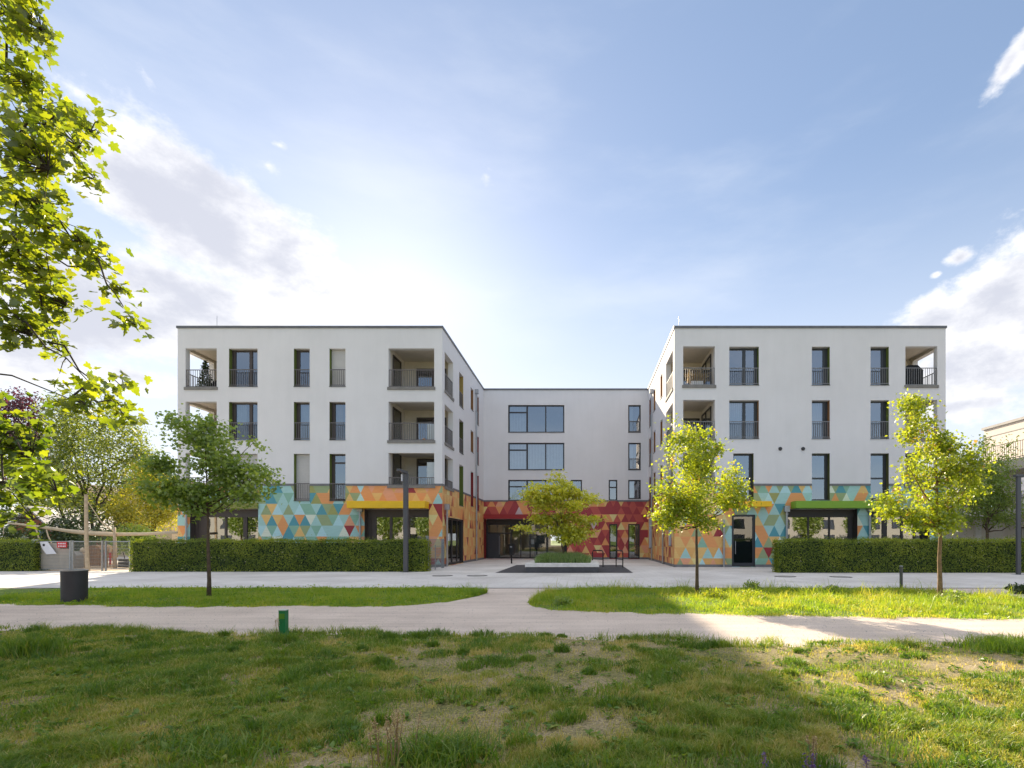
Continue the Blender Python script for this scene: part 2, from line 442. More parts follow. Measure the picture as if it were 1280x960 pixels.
world = bpy.data.worlds.new('World'); scene.world = world; world.use_nodes = True
nt = world.node_tree; nt.nodes.clear()
wo = nt.nodes.new('ShaderNodeOutputWorld'); bg = nt.nodes.new('ShaderNodeBackground')
sky = nt.nodes.new('ShaderNodeTexSky'); sky.sky_type = 'NISHITA'; sky.sun_disc = False
sky.sun_elevation = SUN_EL; sky.sun_rotation = SUN_AZ
sky.air_density = 1.0; sky.dust_density = 0.35; sky.ozone_density = 2.2; sky.altitude = 100
def M(op, a, b=None, c=None):
    n = nt.nodes.new('ShaderNodeMath'); n.operation = op
    for i, v in enumerate((a, b, c)):
        if v is None: continue
        if isinstance(v, bpy.types.NodeSocket): nt.links.new(v, n.inputs[i])
        else: n.inputs[i].default_value = v
    return n.outputs[0]
tcw = nt.nodes.new('ShaderNodeTexCoord').outputs['Generated']
sep = nt.nodes.new('ShaderNodeSeparateXYZ'); nt.links.new(tcw, sep.inputs[0])
dx, dy, dz = sep.outputs
az = M('MULTIPLY', M('ARCTAN2', dx, dy), 180 / math.pi)
el = M('MULTIPLY', M('ARCSINE', dz), 180 / math.pi)
mpw = nt.nodes.new('ShaderNodeMapping'); mpw.inputs['Scale'].default_value = (1, 1, 1.7); nt.links.new(tcw, mpw.inputs[0])
nz = noise(nt, mpw.outputs[0], 5.5, 10, .64)
nz2 = noise(nt, mpw.outputs[0], 2.2, 7, .6)
mps = nt.nodes.new('ShaderNodeMapping'); mps.inputs['Scale'].default_value = (1, 1, 1.7); mps.inputs['Location'].default_value = (.012, -.03, -.05); nt.links.new(tcw, mps.inputs[0])
nzs = noise(nt, mps.outputs[0], 5.5, 10, .64)
CLOUDS = [  # photo x, y, rx, ry, tilt(deg, + = right end lower), weight
    (185, 245, 105, 50, 18, 1.25), (270, 285, 130, 65, 25, 1.4), (350, 335, 115, 55, 25, 1.4), (120, 385, 160, 55, 10, 1.25), (270, 395, 160, 50, 8, 1.25),
    (30, 440, 120, 50, 0, .9), (40, 330, 90, 40, 10, .8), (170, 470, 120, 30, 0, .7), (335, 207, 52, 26, 10, .42), (350, 182, 30, 18, 0, .36), (608, 222, 40, 50, 60, .32),
    (180, 90, 90, 40, 40, .25),
    (1165, 400, 75, 38, -14, 1.0), (1250, 370, 100, 60, -22, 1.15), (1240, 450, 170, 62, -8, 1.1), (1330, 400, 130, 110, 0, 1.2), (1210, 505, 130, 22, -6, .8),
    (1199, 322, 27, 17, 0, .95), (1170, 343, 13, 8, 0, .75), (1258, 85, 60, 26, -38, .6), (1285, 55, 34, 30, 0, .6)]
best = None
for x, y, rx, ry, tl, w in CLOUDS:
    h = math.hypot(F, x - VX)
    ca, ce = math.degrees(math.atan2(x - VX, F)), math.degrees(math.atan2(VY - y, h))
    ka = math.degrees(F / h ** 2); ke = math.degrees(h / (h * h + (VY - y) ** 2))
    ra, re = rx * ka, ry * ke
    da, de = M('SUBTRACT', az, ca), M('SUBTRACT', el, ce)
    t = math.radians(tl); co, si = math.cos(t), math.sin(t)
    u = M('MULTIPLY', M('SUBTRACT', M('MULTIPLY', da, co), M('MULTIPLY', de, si)), 1 / ra)
    v = M('MULTIPLY', M('ADD', M('MULTIPLY', da, si), M('MULTIPLY', de, co)), 1 / re)
    e = M('SUBTRACT', w, M('SQRT', M('ADD', M('MULTIPLY', u, u), M('MULTIPLY', v, v))))
    best = e if best is None else M('MAXIMUM', best, e)
front = M('MULTIPLY', M('MAXIMUM', best, -1.0), .55)
dens = M('ADD', front, M('MULTIPLY', M('SUBTRACT', nz, .5), 1.9))
denss = M('ADD', front, M('MULTIPLY', M('SUBTRACT', nzs, .5), 1.9))
# bright unseen clouds behind the viewer, added to light the facades; clear band below
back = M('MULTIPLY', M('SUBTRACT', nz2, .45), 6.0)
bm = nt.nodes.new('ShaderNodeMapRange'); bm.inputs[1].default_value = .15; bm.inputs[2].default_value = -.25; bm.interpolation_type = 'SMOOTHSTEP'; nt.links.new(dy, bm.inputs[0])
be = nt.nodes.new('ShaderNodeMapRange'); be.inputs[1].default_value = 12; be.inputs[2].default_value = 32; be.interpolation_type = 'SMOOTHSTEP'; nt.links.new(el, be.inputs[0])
fill_cover = M('MULTIPLY', M('MULTIPLY', M('MINIMUM', M('MAXIMUM', back, 0.0), 1.0), bm.outputs[0]), be.outputs[0])
ov = nt.nodes.new('ShaderNodeMapRange'); ov.inputs[1].default_value = 52; ov.inputs[2].default_value = 64; ov.interpolation_type = 'SMOOTHSTEP'; nt.links.new(el, ov.inputs[0])  # unseen overhead cloud, added to brighten ground and trees
fill_cover = M('MAXIMUM', fill_cover, M('MULTIPLY', M('MINIMUM', M('MAXIMUM', M('ADD', back, .35), 0.0), 1.0), ov.outputs[0]))
cm = nt.nodes.new('ShaderNodeMapRange'); cm.inputs[1].default_value = -.01; cm.inputs[2].default_value = .32; cm.interpolation_type = 'SMOOTHSTEP'; nt.links.new(dens, cm.inputs[0])
cover = M('MINIMUM', M('MAXIMUM', M('MULTIPLY', cm.outputs[0], .92), M('MULTIPLY', fill_cover, .95)), 1.0)
# thick middles are greyer, edges and the sunward side brilliant
sh = nt.nodes.new('ShaderNodeMapRange'); sh.inputs[1].default_value = .06; sh.inputs[2].default_value = .66; sh.interpolation_type = 'SMOOTHSTEP'; nt.links.new(denss, sh.inputs[0])
CLOUD_WHITE, CLOUD_GREY, CLOUD_BACK_FILL = (5.0, 4.95, 4.95, 1), (2.95, 3.02, 3.4, 1), (5.6, 5.5, 5.5, 1)
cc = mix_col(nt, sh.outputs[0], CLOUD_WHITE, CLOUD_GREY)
cc = mix_col(nt, bm.outputs[0], cc, CLOUD_BACK_FILL)
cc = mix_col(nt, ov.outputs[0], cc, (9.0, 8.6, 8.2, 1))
gm = nt.nodes.new('ShaderNodeGamma'); gm.inputs[1].default_value = .57; nt.links.new(sky.outputs[0], gm.inputs[0])
skyc = mix_col(nt, 1.0, gm.outputs[0], (1.15, 1.23, 1.39, 1), 'MULTIPLY')
mpv = nt.nodes.new('ShaderNodeMapping'); mpv.inputs['Rotation'].default_value = (R(12), R(-38), R(20)); mpv.inputs['Scale'].default_value = (.9, .9, 3.2); nt.links.new(tcw, mpv.inputs[0])
vm = nt.nodes.new('ShaderNodeMapRange'); vm.inputs[1].default_value = .42; vm.inputs[2].default_value = .78; vm.inputs[4].default_value = .24; vm.interpolation_type = 'SMOOTHSTEP'; nt.links.new(noise(nt, mpv.outputs[0], 3.0, 8, .55), vm.inputs[0])
skyc = mix_col(nt, vm.outputs[0], skyc, (4.7, 4.75, 4.9, 1))
# summer haze thickening towards the horizon on the sun's side
hz = nt.nodes.new('ShaderNodeMapRange'); hz.inputs[1].default_value = 36; hz.inputs[2].default_value = 2; hz.inputs[4].default_value = .72; hz.interpolation_type = 'SMOOTHSTEP'; nt.links.new(el, hz.inputs[0])
hf = nt.nodes.new('ShaderNodeMapRange'); hf.inputs[1].default_value = -.1; hf.inputs[2].default_value = .5; hf.interpolation_type = 'SMOOTHSTEP'; nt.links.new(dy, hf.inputs[0])
skyc = mix_col(nt, M('MULTIPLY', hz.outputs[0], hf.outputs[0]), skyc, (4.15, 4.3, 4.6, 1))
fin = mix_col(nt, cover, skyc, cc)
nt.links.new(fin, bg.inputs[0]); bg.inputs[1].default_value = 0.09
nt.links.new(bg.outputs[0], wo.inputs[0])

vs = scene.view_settings
scene.display_settings.display_device = 'sRGB'
vs.view_transform = 'Standard'; vs.look = 'None'; vs.gamma = 1; vs.use_curve_mapping = False; vs.exposure = 1.47
try:
    scene.cycles.max_bounces = 8; scene.cycles.transparent_max_bounces = 16; scene.cycles.use_denoising = True
    scene.cycles.sample_clamp_indirect = 8; scene.cycles.caustics_reflective = False
except Exception: pass

# ------------------------------------------------------------------ ground
def struct(o): o['kind'] = 'structure'; return o
def interp(xs, ys):
    xs, ys = np.array(xs, float), np.array(ys, float); k = np.argsort(xs)
    return lambda x: np.interp(x, xs[k], ys[k])
def edge_from_px(pts):
    g = [GR(*p) for p in pts]
    return interp([p[0] for p in g], [p[1] for p in g])
meadow_edge = edge_from_px([(-900, 786), (0, 789), (200, 791), (430, 794), (640, 797), (850, 801), (1000, 808), (1100, 808), (1200, 803), (1280, 801), (2000, 800)])
PAVE_Y = 16.45
def rag(x, s, a): return (fbm(x * 1.3, x * 0 + 3.1, s) - .5) * a + (fbm(x * 5, x * 0 + 1.7, s + 5) - .5) * a * .8
def meadow_lim(x): return meadow_edge(x) + rag(x, 3, .55)
def meadow_z(x, y): return .03 + (fbm(x * .8, y * .8, 11) - .5) * .10 + (fbm(x * 4, y * 4, 12, 2) - .5) * .03

def sheet(name, pts, z, mat):
    m = MB(); m.poly([(x, y, z) for x, y in pts], mat); return struct(m.build(name))
sheet('ground', [(-900, -400), (900, -400), (900, 1500), (-900, 1500)], -.03, 'turf')
sheet('gravel_path', [(-60, 4.5), (60, 4.5), (60, 17.5), (-60, 17.5)], 0.0, 'gravel')
m = MB(); m.poly([(-60, PAVE_Y, .012), (60, PAVE_Y, .012), (60, 60, .012), (-60, 60, .012)], 'paving'); m.box(-60, 60, PAVE_Y - .05, PAVE_Y - .001, -.02, .014, 'concrete_dark'); struct(m.build('paved_path'))
# meadow sheet, its far edge ragged
gx = np.linspace(-45, 45, 361); rows = 70; V, T = [], []
lim = meadow_lim(gx); tt = np.linspace(0, 1, rows) ** .6
for j in range(rows):
    yy = -30 + (lim + 30) * tt[j]; zz = meadow_z(gx, yy)
    if j == rows - 1: zz = zz * 0 - .005
    V.append(np.stack([gx, yy, zz], 1))
V = np.concatenate(V)
for j in range(rows - 1):
    a = np.arange(360) + j * 361
    T.append(np.stack([a, a + 1, a + 362], 1)); T.append(np.stack([a, a + 362, a + 361], 1))
struct(np_mesh('meadow', V, np.concatenate(T), 'meadow_soil'))

def verge(name, top, bot, x0, x1, n, seed):
    """A grass verge between two edges; returns functions of its edges."""
    xs = np.linspace(x0, x1, n); a, b = top(xs) + rag(xs, seed, .45), bot(xs) + rag(xs, seed + 9, .55)
    b = np.minimum(b, a - .02); mm = MB()
    K = 6
    def P(i, k):
        y = b[i] + (a[i] - b[i]) * k / K; e = min(k, K - k) / 2
        return (xs[i], y, -.004 + .04 * min(1, e))
    for i in range(n - 1):
        for k in range(K): mm.poly([P(i, k), P(i + 1, k), P(i + 1, k + 1), P(i, k + 1)], 'turf')
    struct(mm.build(name)); return interp(xs, a), interp(xs, b), x0, x1
lx1 = GR(609, 741)[0]; rx0 = GR(663, 754)[0]
vl = verge('verge', edge_from_px([(-800, 735.5), (0, 735.5), (560, 735.5), (590, 736.5), (609, 741)]),
           edge_from_px([(-800, 757), (0, 757), (200, 759), (400, 759), (500, 757.5), (560, 753), (596, 746), (609, 741.5)]), -32, lx1, 320, 21)
vr = verge('verge', edge_from_px([(663, 754), (672, 745), (690, 738.5), (740, 736), (1100, 736), (1195, 742), (1240, 747), (1280, 749), (1500, 752)]),
           edge_from_px([(663, 754.5), (668, 758), (685, 763), (760, 767), (860, 769), (1040, 772), (1280, 774.5), (1500, 776)]), rx0, 16, 260, 31)
# dark paved square under the planter, sand of the playground
sheet('dark_paving', [(-4.15, 23.9), (2.3, 23.9), (2.3, 31.5), (-4.15, 31.5)], .017, 'dark_paving')
sheet('playground_sand', [(-60, 25.6), (-23.4, 25.6), (-23.4, 34), (-60, 34)], .018, 'sand')

# ------------------------------------------------------------------ grass
rng = np.random.default_rng(5)
def meadow_grass():
    parts = []
    n = 1150000
    Y = 2.6 + (9.3 - 2.6) * rng.random(n) ** 1.15
    X = (rng.random(n) * 2.3 - 1.25) * Y
    keep = Y < meadow_lim(X) + .05 * rng.normal(size=n)
    X, Y = X[keep], Y[keep]
    patch = fbm(X * .95, Y * .95, 40); fine = fbm(X * 5, Y * 5, 41, 3)
    p2 = fbm(X * 2.9, Y * 2.9, 48, 4); sp = np.clip((X + 2.6) / 2.6, 0, 1)            # worn ground towards the right half
    dens = np.clip((patch - .36 + .10 * (1 - sp)) * 5.0, .12, 1) * np.clip((fine - .25) * 3.8, .08, 1) * np.clip((p2 - .38 + .22 * (1 - sp)) * 6.0, .17, 1)
    far = np.clip((9.5 - Y) / 4.5, .45, 1)
    keep = rng.random(len(X)) < dens * far * .9
    X, Y, patch, fine = X[keep], Y[keep], patch[keep], fine[keep]
    n = len(X); lush = np.clip((patch - .45) * 3.2, 0, 1)
    lum = fbm(X * 1.6, Y * 1.6, 44)
    h = (.02 + .03 * rng.random(n)) * (1 + 2.4 * lush * fine ** 1.5 * 1.6)
    w = (.0016 + .0016 * rng.random(n)) * (1 + Y * .10)
    tint = np.clip(.44 - .16 * np.clip((X + 2.6) / 2.6, 0, 1) + .34 * lush + (lum - .5) * 1.1 + rng.normal(size=n) * .14, 0, 1)
    tint = np.where(rng.random(n) < .07, rng.random(n) * .2, tint)
    v, t = blades(X, Y, meadow_z(X, Y), h, w, .35 + .7 * rng.random(n), rng); parts.append((v, t, np.repeat(tint, 5)))
    # denser, darker tufts
    nc = 700
    cy = 2.8 + 6.2 * rng.random(nc) ** .9; cx = (rng.random(nc) * 2.2 - 1.2) * cy
    pk = fbm(cx * .95, cy * .95, 40); ok = (rng.random(nc) < np.clip((pk - .3) * 4, .25, 1)) & (cy < meadow_lim(cx) - .02)
    cx, cy = cx[ok], cy[ok]; nc = len(cx)
    per = 190; rr = np.repeat(.06 + .20 * rng.random(nc) ** 1.6, per); hh = np.repeat(.06 + .09 * rng.random(nc) ** 1.5, per); ct = np.repeat(.55 + .4 * rng.random(nc), per)
    a = rng.random(nc * per) * 2 * np.pi; q = np.sqrt(rng.random(nc * per)) * rr
    X = np.repeat(cx, per) + np.cos(a) * q * 1.25; Y = np.repeat(cy, per) + np.sin(a) * q
    n = len(X); h = hh * (.45 + .75 * rng.random(n)) * (1.1 - .55 * (q / rr) ** 2)
    v, t = blades(X, Y, meadow_z(X, Y), h, (.0022 + .0018 * rng.random(n)) * (1 + Y * .08), .3 + .75 * rng.random(n), rng)
    parts.append((v, t, np.repeat(np.clip(ct + rng.normal(size=n) * .12, 0, 1), 5)))
    # tall edge grass along the gravel path
    n = 15000
    X = rng.uniform(-13, 9.5, n); Y = meadow_lim(X) - np.abs(rng.normal(size=n)) * .16
    c = fbm(X * 2.2, Y * .5, 51); k = rng.random(n) < np.clip((c - .38) * 4.5, .04, 1); X, Y, c = X[k], Y[k], c[k]; n = len(X)
    h = (.05 + .13 * rng.random(n) ** 1.5) * (.5 + c * .9)
    v, t = blades(X, Y, meadow_z(X, Y) - .01, h, .0022 + .002 * rng.random(n), .3 + .6 * rng.random(n), rng)
    parts.append((v, t, np.repeat(np.clip(.55 + rng.normal(size=n) * .2, 0, 1), 5)))
    # broad low weeds
    nw = 900; wy = 2.8 + 5.6 * rng.random(nw); wx = (rng.random(nw) * 2.2 - 1.2) * wy; ok = wy < meadow_lim(wx) - .1; wx, wy = wx[ok], wy[ok]
    per = 9; n = len(wx) * per
    X = np.repeat(wx, per) + rng.normal(size=n) * .02; Y = np.repeat(wy, per) + rng.normal(size=n) * .02
    C = np.stack([X, Y, meadow_z(X, Y) + .012 + .03 * rng.random(n)], 1)
    v, t, k = leaf_arrays(C, .035 + .045 * rng.random(n), rng, DIAMOND, (0, 0, 1.6), .55)
    parts.append((v, t, np.repeat(np.clip(.75 + rng.normal(size=n) * .15, 0, 1), k)))
    # thin seed-bearing stems standing above the turf, and clover and daisy heads
    n = 1500; Y = 2.8 + 6.2 * rng.random(n); X = (rng.random(n) * 2.2 - 1.2) * Y; c = fbm(X * .7, Y * .7, 77); ok = (Y < meadow_lim(X) - .02) & (c > .47); X, Y = X[ok], Y[ok]; n = len(X)
    v, t = blades(X, Y, meadow_z(X, Y), .10 + .14 * rng.random(n), .0011 + .0006 * rng.random(n), .2 + .6 * rng.random(n), rng); parts.append((v, t, np.repeat(.08 + .3 * rng.random(n), 5)))
    # dead litter lying flat in the bare spots
    n = 22000; Y = 2.7 + 6 * rng.random(n); X = (rng.random(n) * 2.2 - 1.2) * Y; ok = (Y < meadow_lim(X)) & (fbm(X * .95, Y * .95, 40) < .5); X, Y = X[ok], Y[ok]; n = len(X)
    C = np.stack([X, Y, meadow_z(X, Y) + .008], 1)
    v, t, k = leaf_arrays(C, .02 + .05 * rng.random(n), rng, (DIAMOND[0] * np.array([1, .18, .3]), DIAMOND[1]), (0, 0, 3), .4)
    parts.append((v, t, np.repeat(rng.random(n) * .25, k)))
    v, t, a = join_arrays(parts)
    o = np_mesh('meadow_grass', v, t, 'grass_blade', a)
    tag(o, 'patchy unmown grass with bare earth spots filling the foreground', 'grass', kind='stuff')
meadow_grass()

def verge_grass(vd, n, seed, label, tall, hmax):
    r = np.random.default_rng(seed); a, b, x0, x1 = vd
    x0 = max(x0, -15.5)
    X = r.uniform(x0, min(x1, 14), n); f = r.random(n); Y = b(X) + (a(X) - b(X)) * f
    c = fbm(X * 1.3, Y * 1.3, seed); k = r.random(n) < np.clip((c - .2) * 3, .3, 1); X, Y, c, f = X[k], Y[k], c[k], f[k]; n = len(X)
    edge = np.clip(np.minimum(f, 1 - f) * 6, .35, 1)
    hh = (.045 + .05 * r.random(n) + hmax * np.clip((c - .45) * 3, 0, 1) * r.random(n)) * edge
    tall_ = r.random(n) < tall; hh = np.where(tall_, hh * 2.1, hh)
    tint = np.clip((.50 if tall < .06 else .40) + (fbm(X * 2, Y * 2, seed + 3) - .5) * 1.0 + r.normal(size=n) * .15, 0, 1)
    v, t = blades(X, Y, X * 0 + .015, hh, (.0035 + .003 * r.random(n)), .3 + .6 * r.random(n), r)
    P = [(v, t, np.repeat(tint, 5))]
    m_ = int(n * .06); i = r.integers(0, n, m_)
    C = np.stack([X[i], Y[i], .03 + .06 * r.random(m_)], 1)
    v, t, k = leaf_arrays(C, .04 + .05 * r.random(m_), r, DIAMOND, (0, 0, 1), .7); P.append((v, t, np.repeat(np.clip(.7 + r.normal(size=m_) * .2, 0, 1), k)))
    v, t, aa = join_arrays(P)
    tag(np_mesh('verge_grass', v, t, 'verge_blade', aa), label, 'grass', kind='stuff')
r_ = np.random.default_rng(91); n = 5200; Y_ = r_.uniform(7.2, 16.3, n); X_ = (r_.random(n) * 2.2 - 1.2) * Y_
v_, t_, k_ = leaf_arrays(np.stack([X_, Y_, X_ * 0 + .006], 1), .008 + .022 * r_.random(n) ** 2, r_, (np.array([(0, 0, 0), (.5, .4, .25), (1, 0, 0), (.5, -.4, .25), (.5, 0, .5)]), np.array([(0, 1, 4), (1, 2, 4), (2, 3, 4), (3, 0, 4)])), (0, 0, 4), .3)
tag(np_mesh('pebbles', v_, t_, 'stone_grey'), 'loose grit and small stones lying on the pale gravel path', 'grit', kind='stuff')
verge_grass(vl, 90000, 61, 'short green grass strip between gravel path and paving, behind the dark bin', .05, .12)
verge_grass(vr, 100000, 62, 'taller sunlit grass strip between gravel path and right hedge', .09, .22)

# ------------------------------------------------------------------ the apartment building
TOP, BAND, ROWH, TRI, Z0 = 13.58, 4.69, .62, .63, .506
XL0, XL1, XR0, XR1, YM = -23.09, -8.05, 5.14, 20.55, 41.1
LWf = Frame(XL0, D, (1, 0), (0, -1)); LWs = Frame(XL1, D, (0, 1), (1, 0)); LWo = Frame(XL0, D, (0, 1), (-1, 0))
MAf = Frame(XL1, YM, (1, 0), (0, -1))
RWf = Frame(XR0, D, (1, 0), (0, -1)); RWs = Frame(XR0, D, (0, 1), (-1, 0)); RWo = Frame(XR1, D, (0, 1), (1, 0))
bld = empty('apartment_building', (0, YM, 0), 'white three-winged apartment building with mosaic ground floor of coloured triangles', 'building')
wall, mosaic, trim = MB(), MB(), MB()
K = 1.30
PAL = {'aqua': lin(150, 192, 188, K), 'ice': lin(165, 205, 210, K), 'sage': lin(142, 158, 112, K), 'mint': lin(125, 172, 150, K), 'teal': lin(70, 145, 158, K), 'orange': lin(222, 142, 72, K),
       'amber': lin(222, 172, 92, K), 'pale': lin(205, 212, 192, K), 'salmon': lin(222, 148, 108, K), 'red': lin(150, 44, 50, K), 'olive': lin(150, 150, 80, K),
       'wine': lin(158, 50, 56, K), 'brick': lin(182, 74, 62, K), 'straw': lin(225, 195, 120, K), 'rust': lin(180, 95, 50, K), 'honey': lin(212, 158, 78, K), 'grey': lin(190, 170, 170, K)}
ZONES = {
 'cool': [('aqua', 24), ('sage', 20), ('mint', 14), ('teal', 13), ('orange', 13), ('amber', 9), ('pale', 7), ('olive', 5), ('ice', 8)],
 'warm': [('orange', 36), ('amber', 20), ('salmon', 16), ('honey', 10), ('pale', 5), ('red', 6), ('sage', 4), ('aqua', 4), ('straw', 4)],
 'side': [('amber', 28), ('honey', 30), ('orange', 20), ('rust', 10), ('red', 5), ('straw', 7)],
 'main': [('wine', 40), ('brick', 24), ('orange', 13), ('amber', 9), ('straw', 4), ('salmon', 7), ('grey', 3)],
 'gold': [('amber', 26), ('honey', 24), ('orange', 20), ('straw', 8), ('aqua', 6), ('ice', 4), ('salmon', 5), ('red', 6), ('sage', 5)]}
for _k, _c in PAL.items():
    _g = .3 * _c[0] + .55 * _c[1] + .15 * _c[2]
    PAL[_k] = tuple(min(.85, v * .86 + _g * .14) for v in _c[:3]) + (1.0,)
def zone_pick(zone, u, k, j, seed):
    r = random.Random(round(k) * 7919 + round(j) * 104729 + sum(ord(q) * 31 ** i for i, q in enumerate(seed)))
    if zone == 'LW':
        t = 1 / (1 + math.exp(-(u - 10.0) / .8)); z = 'warm' if r.random() < t else 'cool'
    elif zone == 'RW':
        t = 1 / (1 + math.exp(-(u - 3.6) / .6)); z = 'cool' if r.random() < t else 'gold'
    elif zone == 'MA': z = 'main'
    else: z = 'side'
    names = ZONES[z]; q = r.random() * sum(w for _, w in names)
    for n, w in names:
        q -= w
        if q <= 0: return PAL[n]
    return PAL[names[0][0]]
def clip(poly, axis, val, keep_gt):
    out = []
    for i in range(len(poly)):
        a, b = poly[i], poly[(i + 1) % len(poly)]
        ia, ib = (a[axis] >= val) == keep_gt, (b[axis] >= val) == keep_gt
        if ia: out.append(a)
        if ia != ib:
            t = (val - a[axis]) / (b[axis] - a[axis]); out.append((a[0] + t * (b[0] - a[0]), a[1] + t * (b[1] - a[1])))
    return out
def tile_rect(fr, u0, u1, z0, z1, zone, w=0.0):
    mosaic.fr = fr
    for k in range(int((z0 - Z0) // ROWH) - 1, int((z1 - Z0) // ROWH) + 2):
        za = Z0 + k * ROWH; zb = za + ROWH
        if zb <= z0 or za >= z1: continue
        off = (k % 2) * TRI / 2
        for j in range(int(u0 / TRI * 2) - 4, int(u1 / TRI * 2) + 5):
            ub = off + j * TRI / 2
            tri = [(ub - TRI / 2, za), (ub + TRI / 2, za), (ub, zb)] if j % 2 == 0 else [(ub - TRI / 2, zb), (ub, za), (ub + TRI / 2, zb)]
            c = tri
            for ax, v, g in ((0, u0, True), (0, u1, False), (1, z0, True), (1, z1, False)):
                c = clip(c, ax, v, g)
                if len(c) < 3: break
            if len(c) >= 3:
                mosaic.poly([(p[0], w, p[1]) for p in c], 'mosaic', zone_pick(zone, ub, k, j, zone))
def facade(fr, width, holes, zone, reveal_mat='white_render', plinth=True):
    """holes: (u0,u1,z0,z1,depth,left reveal,right reveal)"""
    wall.fr = fr
    us = sorted({0.0, width} | {h[0] for h in holes} | {h[1] for h in holes})
    zs = sorted({0.0, BAND, TOP} | {h[2] for h in holes} | {h[3] for h in holes})
    for a, b in zip(us, us[1:]):
        for c, d in zip(zs, zs[1:]):
            if b - a < 1e-4 or d - c < 1e-4: continue
            mu, mz = (a + b) / 2, (c + d) / 2
            if any(h[0] < mu < h[1] and h[2] < mz < h[3] for h in holes): continue
            if d <= BAND + 1e-6: tile_rect(fr, a, b, c, d, zone)
            else: wall.poly([(a, 0, c), (b, 0, c), (b, 0, d), (a, 0, d)], 'white_render')
    for u0, u1, z0, z1, dp, rl, rr in holes:
        for (p, q, mt) in (((u0, z0), (u0, z1), rl), ((u1, z0), (u1, z1), rr)):
            if mt: wall.poly([(p[0], 0, p[1]), (q[0], 0, q[1]), (q[0], -dp, q[1]), (p[0], -dp, p[1])], mt)
        wall.poly([(u0, 0, z1), (u1, 0, z1), (u1, -dp, z1), (u0, -dp, z1)], 'white_render')
        if z0 > .05: wall.poly([(u0, 0, z0), (u1, 0, z0), (u1, -dp, z0), (u0, -dp, z0)], 'slab_grey')
    trim.fr = fr
    def strip(z0, z1, w, mat):
        cuts = sorted((h[0], h[1]) for h in holes if h[2] < z1 and h[3] > z0); u = 0.0
        for a, b in cuts + [(width, width)]:
            if a - u > .02: tb = MB(fr); tb.box(u, a, .001, w, z0, z1, mat); tb.build('trim_band' if z0 > 1 else 'base_strip', bld)
            u = max(u, b)
    strip(4.63, 4.75, .03, 'band_grey'); strip(0.0, .16, .025, 'band_grey')

interior = MB()
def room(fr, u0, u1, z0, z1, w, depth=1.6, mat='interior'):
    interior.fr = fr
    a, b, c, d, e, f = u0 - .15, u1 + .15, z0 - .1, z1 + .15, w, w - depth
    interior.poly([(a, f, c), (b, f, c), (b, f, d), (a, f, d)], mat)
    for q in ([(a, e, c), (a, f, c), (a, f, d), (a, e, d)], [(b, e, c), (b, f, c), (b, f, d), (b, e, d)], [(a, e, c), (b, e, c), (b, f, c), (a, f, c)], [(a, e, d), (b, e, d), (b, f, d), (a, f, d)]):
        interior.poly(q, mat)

def railing_mb(fr, u0, u1, z0, z1, w, mat, step=.12):
    m = MB(fr); m.box(u0, u1, w - .02, w + .02, z1 - .04, z1, mat); m.box(u0, u1, w - .015, w + .015, z0 + .04, z0 + .08, mat)
    n = max(2, int((u1 - u0) / step))
    for i in range(n + 1):
        u = u0 + .012 + (u1 - u0 - .024) * i / n
        m.box(u - .010, u + .010, w - .010, w + .010, z0 + .08, z1 - .04, mat)
    return m

